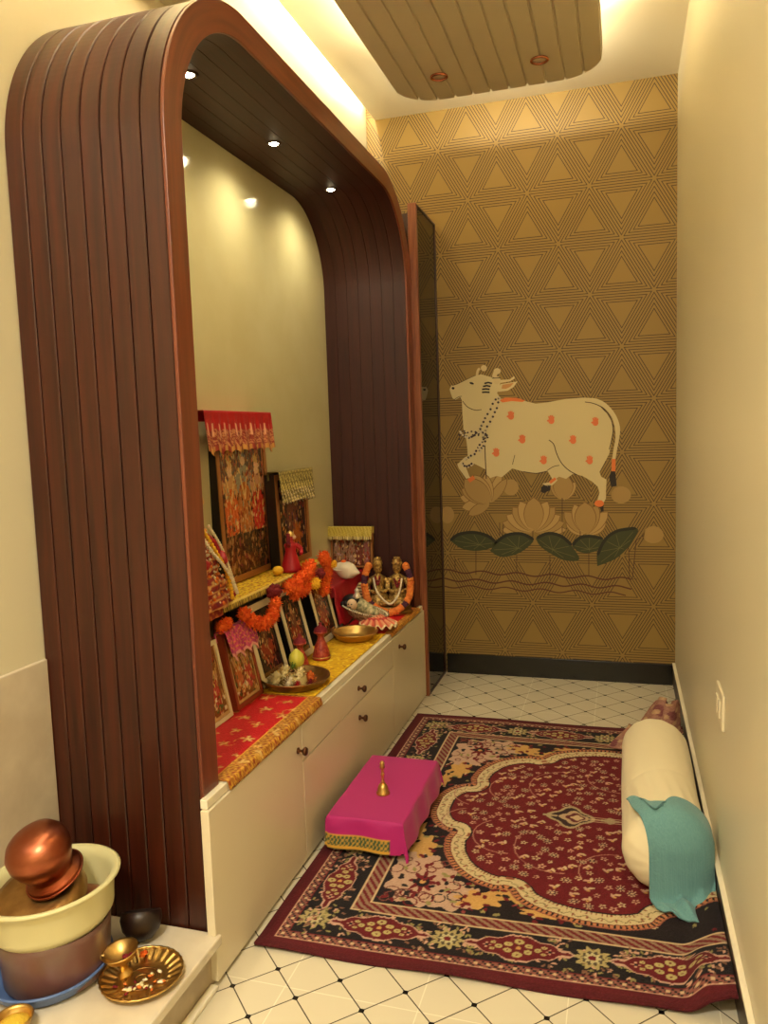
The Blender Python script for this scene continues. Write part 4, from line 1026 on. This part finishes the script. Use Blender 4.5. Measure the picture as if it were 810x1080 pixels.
obj('bead_garland',b,M['pearl'],t,True)
b=BM()
for i,p in enumerate(spline([(.030,-.012,.24),(.056,.010,.175),(.072,.05,.095),(.080,.06,.020)],7)): ball(b,p,.007,1,jit=.15)
obj('yellow_garland',b,M['marigoldyellow'],t,True)
b=BM(); random.seed(77)
for k in range(150):
    a=random.uniform(-1.9,1.9); q=random.uniform(.04,.85); r0=.098*(1-.80*q**.85)+.008*math.sin(a*9+q*4)*(1-q)+.003
    ball(b,(.78*r0*math.cos(a),1.45*r0*math.sin(a),.262*q),random.uniform(.0028,.0048),1)
o=obj('sequins',b,M['pearl'],t,True); o['kind']='stuff'
b=BM()
for k in range(90):
    a=random.uniform(-1.9,1.9); q=random.uniform(.04,.85); r0=.098*(1-.80*q**.85)+.008*math.sin(a*9+q*4)*(1-q)+.002
    ball(b,(.78*r0*math.cos(a),1.45*r0*math.sin(a),.262*q),random.uniform(.004,.0075),1)
o=obj('cloth_rosettes',b,M['softorange'],t,True); o['kind']='stuff'
b=BM(); ball(b,(.0,.13,.016),.022,2,(1.2,1,.7),.1); ball(b,(.03,.145,.012),.016,2,(1,1,.7),.1); obj('hem_bundle',b,M['redcloth'],t,True)
# small red figurine
t=thing('deity_figurine','small red robed figurine with one raised arm before the dark picture','figurine',(-1.150,2.585,SZ+.0045),(0,0,0))
b=BM(); lathe(b,[(0,0),(.040,0),(.038,.010),(.034,.022),(.026,.05),(.019,.072),(.021,.088),(.023,.098),(.012,.106),(.009,.110),(.012,.115),(.014,.124),(.012,.132),(0,.136)],24,flute=.04,nf=7); obj('robed_body',b,M['redcloth'],t,True)
b=BM(); tube(b,spline([(.012,.014,.095),(.030,.024,.078),(.036,.008,.062)],6),[.009]*7+[.007]*6,8); obj('arm',b,M['redcloth'],t,True)
b=BM(); tube(b,spline([(0,-.016,.094),(.006,-.032,.108),(.004,-.026,.140)],6),[.009]*7+[.007]*6,8); obj('arm',b,M['maroon'],t,True)
b=BM(); ball(b,(.014,.002,.124),.008,2); obj('face',b,M['skin'],t,True)
b=BM(); lathe(b,[(.015,.128),(.016,.134),(.009,.142),(0,.150)],16); obj('crown',b,M['gold'],t,True)
b=BM(); ball(b,(0,0,.016),.020,2,(1,1.2,.85),.05); 
tag(obj('turmeric_lump',b,M['marigoldyellow'],None,True,(-1.165,2.50,SZ+.0045)),'round yellow lump on the bench cloth left of the red figurine','offering')

M['idolbrass']=mat('ornate_idol_brass',(214,178,100),.42,metal=.55,noise=((120,84,40),110,3),bump=.35,bscale=160)
# brass couple with flower garland
t=thing('deity_couple_idol','brass idol of a seated crowned couple wearing orange garland, far end of counter','idol',(-.992,3.255,CT+.0045),(0,0,.25))
t.scale=(1.12,1.12,1.14)
b=BM(); lathe(b,[(0,0),(.092,0),(.094,.006),(.086,.014),(.088,.024),(.080,.030),(0,.030)],40,mat4=Matrix.Diagonal((1.05,.62,1,1))); obj('pedestal',b,M['oldbrass'],t,'auto')
for sx,hh in ((-.036,.212),(.040,.196)):
    b=BM(); k=hh-.028
    lathe(b,[(0,0),(.046,0),(.048,.02*k/.18),(.034,.045),(.022,.07),(.026,.095),(.031,.112),(.014,.122),(.010,.126),(.012,.131),(.0175,.141),(.018,.152),(.0165,.160),(.0205,.163),(.0215,.168),(.017,.173),(.0185,.178),(.0125,.185),(.0135,.189),(.006,k-.002),(.004,k+.006),(0,k+.010)],24,loc=(sx,0,.028))
    o=obj('seated_figure',b,M['idolbrass'],t,True)
    b=BM()
    for s in (-1,1): tube(b,spline([(sx+s*.028,0,.135),(sx+s*.042,-.014,.10),(sx+s*.014,-.040,.088)],6),[.009]*6+[.0065]*7,8)
    for s in (-1,1): tube(b,spline([(sx,-.01,.05),(sx+s*.034,-.034,.045),(sx+s*.006,-.052,.044)],6),[.014]*7+[.009]*6,8)
    obj('limbs',b,M['idolbrass'],o,True)
    b=BM(); ball(b,(sx-.006,-.0165,.176),.0022,1); ball(b,(sx+.006,-.0165,.176),.0022,1); ball(b,(sx,-.019,.171),.0028,1,(1,1,1.6)); ball(b,(sx,-.0175,.165),.003,1,(1.6,.7,.5)); obj('face_features',b,M['oldbrass'],o,True)
# garland ring around both figures
gp=spline([(-.070,-.030,.190),(-.086,-.036,.150),(-.086,-.040,.105),(-.074,-.048,.060),(-.040,-.058,.030),(-.006,-.062,.016)],4)
gp2=[Vector((-p.x+.004,p.y,p.z-.004)) for p in gp]
def cyl_flowers(name,ps,m,par):
    b=BM()
    for i,p in enumerate(ps): 
        ball(b,p,.0145,2,(1,1,1),.10)
    return obj(name,b,m,par)
g=gp[0:4]+gp[7:13]+gp[15:21]; g2=gp2[0:2]+gp2[5:13]+gp2[15:21]
cyl_flowers('orange_garland',g+g2,M['softorange'],t)
b=BM()
for p in gp[4:7]+gp[13:15]+gp2[2:5]+gp2[13:15]+[Vector((0,-.062,.014))]: ball(b,p,.013,2,jit=.12)
obj('maroon_flowers',b,mat('purple_flower',(78,34,58),.8),t)
b=BM()
for i,p in enumerate(spline([(-.052,-.024,.140),(-.040,-.052,.095),(-.005,-.064,.055),(.018,-.064,.050),(.046,-.055,.085),(.058,-.024,.135)],9)): ball(b,p,.0048,1)
obj('pearl_necklace',b,M['pearl'],t,True)
b=BM()
for p in spline([(-.045,-.026,.145),(-.036,-.045,.120),(-.028,-.026,.145)],4)+spline([(.030,-.026,.135),(.040,-.045,.110),(.050,-.026,.135)],4): ball(b,p,.0055,1)
obj('maroon_necklace',b,M['maroon'],t,True)
b=BM(); box(b,-.018,.018,-.010,.010,0,.048); tag(obj('brass_block',b,M['oldbrass'],None,False,(-.935,3.345,CT+.0055),bevel=.004),'small square brass box behind the couple idol at the counter end','box')
# small brass tortoise-like lamp beside couple (striped shell shaped ornament)
t=thing('striped_fan','cream striped hand fan ornament left of the brass couple','ornament',(-1.085,3.190,CT+.0045),(0,0,.3))
t.scale=(.9,.9,.9)
b=BM(); tube(b,spline([(0,.0,.0),(0,.002,.05),(0,.0,.085)],4),.004,8); obj('fan_handle',b,M['oldbrass'],t,True)
c=Canvas(.07,.11,.003,(206,182,130)); c.mask(np.sin(c.Y*420)>.1,(96,66,40)); c.grain(4)
w_=np.sqrt(np.clip(1-((c.Y-.055)/.058)**2,0,1)); grid_obj('fan_blade',np.stack([(c.X-.035)*w_,.006*np.cos(c.X*60)-.004,.055+c.Y],-1),c.I,M['vcloth'],t,.002)

# infant deity in a cradle with frilled skirt
t=thing('cradle_idol','reclining infant deity idol with black hair and frilled pink skirt beside the brass bowl','idol',(-1.012,2.985,CT+.0045),(0,0,-.15))
t.scale=(1.15,1.15,1.15)
b=BM(); pr=[(.012,0),(.034,.004),(.055,.018),(.066,.040),(.069,.046),(.066,.047),(.052,.024),(.030,.011),(0,.009)]
lathe(b,[(0,0)]+pr,36,mat4=Matrix.Rotation(.22,4,'Y')@Matrix.Diagonal((1.25,.85,1,1)),loc=(0,0,.022)); obj('silver_cradle',b,mat('pale_beaded_metal',(206,186,150),.35,metal=.5,noise=((120,96,70),90,2),bump=.4,bscale=180),t,True)
b=BM(); 
for i,p in enumerate([(.088*math.cos(a)*.98,.057*math.sin(a),.066-.020*math.cos(a)) for a in np.linspace(0,2*PI,64,endpoint=False)]): ball(b,p,.0034,1)
obj('bead_edging',b,M['pearl'],t,True)
b=BM(); tube(b,spline([(-.045,0,.105),(-.015,-.004,.085),(.03,-.006,.062),(.06,-.01,.045)],6),[.010,.014,.018,.02,.021,.022,.022,.022,.022,.022,.022,.022,.021,.02,.018,.016,.013,.010,.006],14); obj('swaddled_body',b,vmat('x',.6) if False else mat('cream_green_brocade',(214,196,150),.6,noise=((96,96,60),70,2)),t,True)
b=BM(); ball(b,(-.034,-.026,.088),.020,3,(1,.95,1.05)); obj('head',b,M['skin'],t,True)
b=BM(); ball(b,(-.044,-.010,.094),.028,3,(1.3,1,.95)); 
for p in ((-.070,-.026,.086),(-.066,-.006,.080),(-.030,-.004,.106),(-.056,-.030,.090)): ball(b,p,.012,2)
obj('black_hair',b,M['hair'],t,True)
b=BM(); lathe(b,[(0,0),(.014,0),(.016,.006),(.010,.014),(.007,.022),(.009,.028),(0,.040)],14,loc=(-.020,-.014,.108),flute=.12,nf=5); obj('crown',b,mat('silver_crown',(222,210,190),.3,metal=.6),t,True)
b=BM(); ball(b,(-.027,-.045,.091),.0028,1); ball(b,(-.040,-.045,.091),.0028,1); ball(b,(-.033,-.0465,.080),.0032,1,(1.6,.6,.6)); obj('face_features',b,M['hair'],t,True)
nu=90; A_,T_=np.meshgrid(np.linspace(0,2*PI,nu),np.linspace(0,1,14)); R_=.018+.052*T_
P=np.stack([.055+R_*np.cos(A_)*1.0+.01*T_,-.024+R_*np.sin(A_)*.8,.056-.034*T_+.007*np.sin(A_*14)*T_],-1)
C=np.zeros(A_.shape+(3,)); C[:]=(206,96,70); C[np.sin(A_*14)>.1]=(226,150,110); C[T_>.85]=(232,206,160); C[(T_>.3)&(T_<.45)]=(186,50,50)
grid_obj('frilled_skirt',P,C,M['vcloth'],t,.0014)

# ---- brass bowl and thali
t=thing('brass_bowl','shallow shiny brass bowl on the yellow cloth beside the cradle idol','bowl',(-.992,2.800,CT+.0045))
obj('bowl_body',lathe(BM(),[(0,0),(.055,0),(.070,.008),(.084,.026),(.090,.031),(.091,.034),(.087,.034),(.080,.026),(.066,.011),(.052,.004),(0,.004)],48),M['brass'],t,True)
t=thing('thali_plate','aged brass thali plate with flowers, lime and small lamps near the counter edge','plate',(-1.003,2.245,CT+.0045))
obj('plate_body',lathe(BM(),[(0,0),(.085,0),(.098,.008),(.108,.024),(.112,.026),(.112,.030),(.106,.029),(.095,.013),(.083,.005),(0,.005)],48),M['oldbrass'],t,True)
def on(name,lab,cat,bm,m,loc,**k): return tag(obj(name,bm,m,None,'auto',loc,**k),lab,cat)
tz=CT+.0100; TX,TY=-1.003,2.245
on('lime','green-yellow lime at the back of the thali','lime',lathe(BM(),[(0,-.034),(.010,-.030),(.022,-.016),(.026,0),(.022,.016),(.010,.029),(.004,.034),(0,.035)],24),M['lemon'],(TX-.008,TY+.035,tz+.066))
b=BM(); lathe(b,[(0,0),(.026,0),(.028,.006),(.018,.010),(.010,.016),(.010,.022),(.024,.030),(.028,.034),(0,.030)],24); on('incense_stand','small brass stand carrying the lime on the thali','stand',b,M['oldbrass'],(TX-.008,TY+.035,tz-.004))
b=BM()
def blossom(b,c,r,n=8,up=.5):
    ball(b,(c[0],c[1],c[2]+r*.15),r*.5,2,(1,1,.8),.15); spiky(b,Vector((c[0],c[1],c[2]+r*.15)),r,40,.34)
for i,(dx,dy,dz,r_,m_,lab) in enumerate(((-.052,-.034,.010,.030,'creamflower','cream flower at the near left side of the thali'),(-.036,.000,.028,.024,'creamflower','cream flower heaped in the middle of the thali'),(.000,-.048,.010,.022,'pearl','white blossom at the near rim of the thali'),(.048,.010,.010,.022,'softorange','peach blossom at the right of the thali'),(.020,-.010,.026,.026,'creamflower','cream blossom on top of the thali heap'),(.062,-.028,.010,.013,'maroon','tiny maroon bud by the right rim of the thali'),(-.010,.012,.050,.014,'green','green bud on top of the thali heap'),(-.070,.020,.010,.018,'marigoldyellow','yellow flower at the far left of the thali'),(.030,.045,.010,.015,'orange','small orange flower behind the paste holder on the thali'),(.028,-.050,.010,.013,'redcloth','small red flower at the near rim of the thali'))):
    b=BM(); blossom(b,(0,0,0),r_); on('blossom',lab,'flower',b,M[m_],(TX+dx,TY+dy,tz+dz))
b=BM(); lathe(b,[(0,0),(.030,0),(.032,.01),(.028,.026),(.024,.030),(0,.026)],24); on('kumkum_cup','low lumpy cream holder in the middle of the thali','cup',b,mat('sandal_paste',(200,176,110),.6,bump=.4),(TX+.012,TY-.008,tz-.004))
def vase(loc,lab,h=1):
    t=thing('vermilion_vase',lab,'vase',loc); k=h
    obj('vase_body',lathe(BM(),[(0,0),(.031*k,0),(.033*k,.006*k),(.030*k,.020*k),(.024*k,.045*k),(.014*k,.068*k),(.011*k,.080*k),(.015*k,.090*k),(.024*k,.094*k),(.025*k,.100*k),(.014*k,.104*k),(0,.105*k)],28,flute=.03,nf=10),mat('vermilion_lacquer',(138,20,16),.4,noise=((186,80,52),90,2)),t,True)
    obj('lid',lathe(BM(),[(.024*k,.101*k),(.022*k,.110*k),(.010*k,.118*k),(.005*k,.124*k),(.006*k,.130*k),(0,.134*k)],20),M['maroon'],t,True)
    obj('gold_bands',lathe(BM(),[(.0335*k,.008*k),(.0345*k,.010*k),(.0335*k,.012*k)],28,closed=True),M['gold'],t,True)
vase((-1.025,2.530,CT+.0045),'red lacquered waisted vase with lid on the yellow cloth, before the far frames',1.0)
vase((-1.052,2.405,CT+.0045),'smaller red lacquered vase behind the thali and lime',.92)
# tall brass lamp beyond the pink-topped frame
t=thing('brass_lamp','tall brass oil lamp stand partly hidden behind the arch leg','oil lamp',(-1.195,1.985,CT+.0045))
obj('stem_and_base',lathe(BM(),[(0,0),(.045,0),(.047,.006),(.030,.014),(.012,.024),(.009,.05),(.014,.06),(.008,.07),(.008,.15),(.014,.16),(.009,.17),(.009,.185),(0,.185)],28),M['brass'],t,True)
obj('oil_cup',lathe(BM(),[(0,.180),(.012,.182),(.030,.196),(.040,.215),(.041,.219),(.036,.219),(.026,.203),(0,.192)],28),M['brass'],t,True)

# ================================================================== PLATFORM THINGS
PT=.1205
BXC,BYC=-1.145,1.275
t=thing('blue_basin','blue plastic basin under the bucket on the marble step','basin',(BXC-.016,BYC-.008,PT))
t.scale=(.88,.88,1)
obj('basin_body',lathe(BM(),[(0,0),(.118,0),(.130,.010),(.139,.026),(.146,.030),(.147,.034),(.140,.034),(.132,.026),(.124,.012),(.114,.005),(0,.005)],56),M['plasticblue'],t,True)
t=thing('plastic_bin','murky brown translucent plastic bin standing in the blue basin','bin',(BXC,BYC,PT+.0055))
obj('bin_body',lathe(BM(),[(0,0),(.100,0),(.106,.008),(.112,.105),(.113,.118),(.111,.119),(.109,.105),(.102,.012),(0,.006)],56),M['plasticbin'],t,True)
SC_=.95
t=thing('cream_tub','cream plastic tub with flared rim nested in the brown bin','tub',(BXC,BYC,PT+.066),(.0,-.05,0))
t.scale=(.955,.955,.95)
obj('tub_body',lathe(BM(),[(0,.0),(.088,.0),(.098,.010),(.110,.055),(.119,.058),(.128,.070),(.130,.078),(.135,.132),(.142,.142),(.150,.146),(.151,.150),(.144,.153),(.134,.148),(.127,.134),(.122,.080),(.104,.060),(.092,.012),(0,.008)],64),M['plasticcream'],t,True)
t=thing('tilted_brass_plate','deep aged brass plate propped inside the cream tub under the copper pot','plate',(BXC-.016,BYC-.026,PT+.180),(.38,-.12,.3))
t.scale=(.93,.93,.95)
obj('plate_body',lathe(BM(),[(0,.012),(.070,.012),(.090,.006),(.100,-.014),(.103,-.016),(.106,-.013),(.096,.010),(.074,.020),(0,.020)],48),M['oldbrass'],t,True)
b=BM(); lathe(b,[(0,0),(.060,0),(.064,.02),(.040,.035),(0,.036)],28)
tag(obj('copper_cup',b,mat('dull_copper',(150,86,58),.4,metal=.6),None,True,(BXC+.030,BYC+.034,PT+.124)),'dull copper cup upturned inside the tub at the right side','cup')
t=thing('copper_pot','shiny round copper pot upside down on the tilted brass plate','pot',(BXC+.012,BYC-.002,PT+.222),(.42,-.14,0))
t.scale=(.98,.98,.84)
obj('pot_body',lathe(BM(),[(.058,.0),(.060,.002),(.056,.010),(.047,.018),(.046,.024),(.052,.040),(.061,.062),(.066,.084),(.064,.106),(.054,.126),(.036,.140),(.014,.146),(0,.147),(0,.144),(.034,.136),(.060,.104),(.062,.084),(.057,.064),(.046,.046),(.039,.032),(.040,.024),(.053,.010),(.056,.0)],56),M['copper'],t,True)
obj('rim_band',lathe(BM(),[(.059,-.002),(.062,-.001),(.062,.003),(.059,.004)],48,closed=True),M['copper'],t,True)
t=thing('dark_bowl','dark round wooden bowl tipped against the foot of the slatted arch','bowl',(-1.035,1.415,PT+.001),(.0,0,0))
R4=Matrix.Rotation(-.45,4,'X')@Matrix.Rotation(-.2,4,'Y')
obj('bowl_body',lathe(BM(),[(0,-.042),(.024,-.036),(.040,-.018),(.046,.004),(.044,.020),(.041,.022),(.041,.006),(.034,-.014),(.020,-.030),(0,-.034)],36,loc=(0,0,.042),mat4=R4),M['darkbowl'],t,True)
# fluted brass plate
t=thing('fluted_brass_plate','fluted brass plate holding dried petals and a brass cup on the marble step','plate',(-.957,1.298,PT))
t.scale=(1.03,1.03,1)
def plateprof():
    b=BM(); n=96; rings=[]
    for r_,z in ((.0,.003),(.022,.003),(.045,.003),(.050,.004),(.056,.005),(.072,.012),(.078,.014),(.080,.0165),(.080,.013),(.074,.009),(.056,.001),(.0,.0)):
        if r_==0: rings.append([b.verts.new((0,0,z))]); continue
        f=.0011 if .05<r_<.079 and z>.004 else 0
        rings.append([b.verts.new((r_*math.cos(2*PI*k/n),r_*math.sin(2*PI*k/n),z+(f if (k//2)%2 else -f))) for k in range(n)])
    for A,B in zip(rings,rings[1:]):
        for k in range(n):
            vs=[]
            for v in (A[k%len(A)],A[(k+1)%n%len(A)],B[(k+1)%n%len(B)],B[k%len(B)]):
                if v not in vs: vs.append(v)
            b.faces.new(vs)
    return b
obj('plate_body',plateprof(),M['brass'],t)
obj('scalloped_rim',lathe(BM(),[(.078,.0135),(.082,.0150),(.0825,.0180),(.079,.0182)],96,flute=.012,nf=30,closed=True),M['brass'],t,True)
b=BM(); lathe(b,[(.010,.0032),(.016,.0042),(.017,.0032)],24,closed=True); lathe(b,[(.030,.0032),(.033,.0045),(.036,.0032)],36,closed=True); obj('stamped_rings',b,M['oldbrass'],t,True)
t=thing('footed_brass_cup','small footed brass cup with dried petals on the fluted plate','cup',(-.998,1.300,PT+.0045),(.10,-.10,0))
obj('cup_body',lathe(BM(),[(0,0),(.016,0),(.015,.004),(.009,.010),(.008,.024),(.014,.030),(.028,.040),(.037,.054),(.038,.057),(.034,.056),(.025,.043),(.010,.034),(0,.032)],32),M['brass'],t,True)
obj('spout',tube(BM(),spline([(-.030,-.012,.050),(-.044,-.020,.052),(-.056,-.026,.050)],4),[.008]*3+[.005]*4+[.003]*2,8),M['brass'],t,True)
for dx,dy,m_,lab in ((.006,-.004,'maroon','dried maroon petal inside the footed cup, nearer one'),(.016,.004,'maroon','dried maroon petal inside the footed cup, farther one')):
    b=BM(); ball(b,(0,0,0),.0065,2,(1.2,1,.6),.15); tag(obj('dried_petal',b,M[m_],None,True,(-.998+dx,1.300+dy,PT+.0475)),lab,'petal')
random.seed(21); lab_='pale dried petal lying in the fluted brass plate'
for k in range(26):
    a=random.uniform(-2.6,1.2); r_=random.uniform(.008,.050); m_=random.choice(('creamflower','softorange','pearl','maroon','creamflower'))
    b=BM(); ball(b,(0,0,0),random.uniform(.003,.0055),1,(1.5,.9,.5),.2,rot=Matrix.Rotation(random.uniform(0,3),4,'Z'))
    tag(obj('petal',b,M[m_],None,True,(-.955+r_*math.cos(a),1.288+r_*math.sin(a)*.9,PT+.0068)),'small dried petal among the litter in the fluted brass plate','petal','dried petals in the brass plate')
b=BM(); ball(b,(0,0,0),.008,2,(1,1.4,.6),.2); tag(obj('orange_petal',b,M['orange'],None,True,(-.985,1.347,PT+.020)),'bright orange petal on the far rim of the fluted plate','petal')
t=thing('turmeric_cup','small brass cup of yellow powder at the near left of the step','cup',(-1.108,1.108,PT))
obj('cup_body',lathe(BM(),[(0,0),(.020,0),(.026,.006),(.033,.030),(.036,.034),(.034,.036),(.030,.030),(.023,.010),(0,.008)],32),M['brass'],t,True)
obj('yellow_powder',lathe(BM(),[(0,.032),(.014,.028),(.0295,.022),(.024,.012),(0,.010)],28),M['turmeric'],t,True)

# ------------------------------------------------------------------ world, colour management
w=bpy.data.worlds.new('world'); scn.world=w; w.use_nodes=True
w.node_tree.nodes['Background'].inputs[0].default_value=(.02,.015,.01,1); w.node_tree.nodes['Background'].inputs[1].default_value=.2
vs=scn.view_settings; vs.view_transform='Standard'; vs.look='None'; vs.gamma=1; vs.use_curve_mapping=False; vs.exposure=0.26
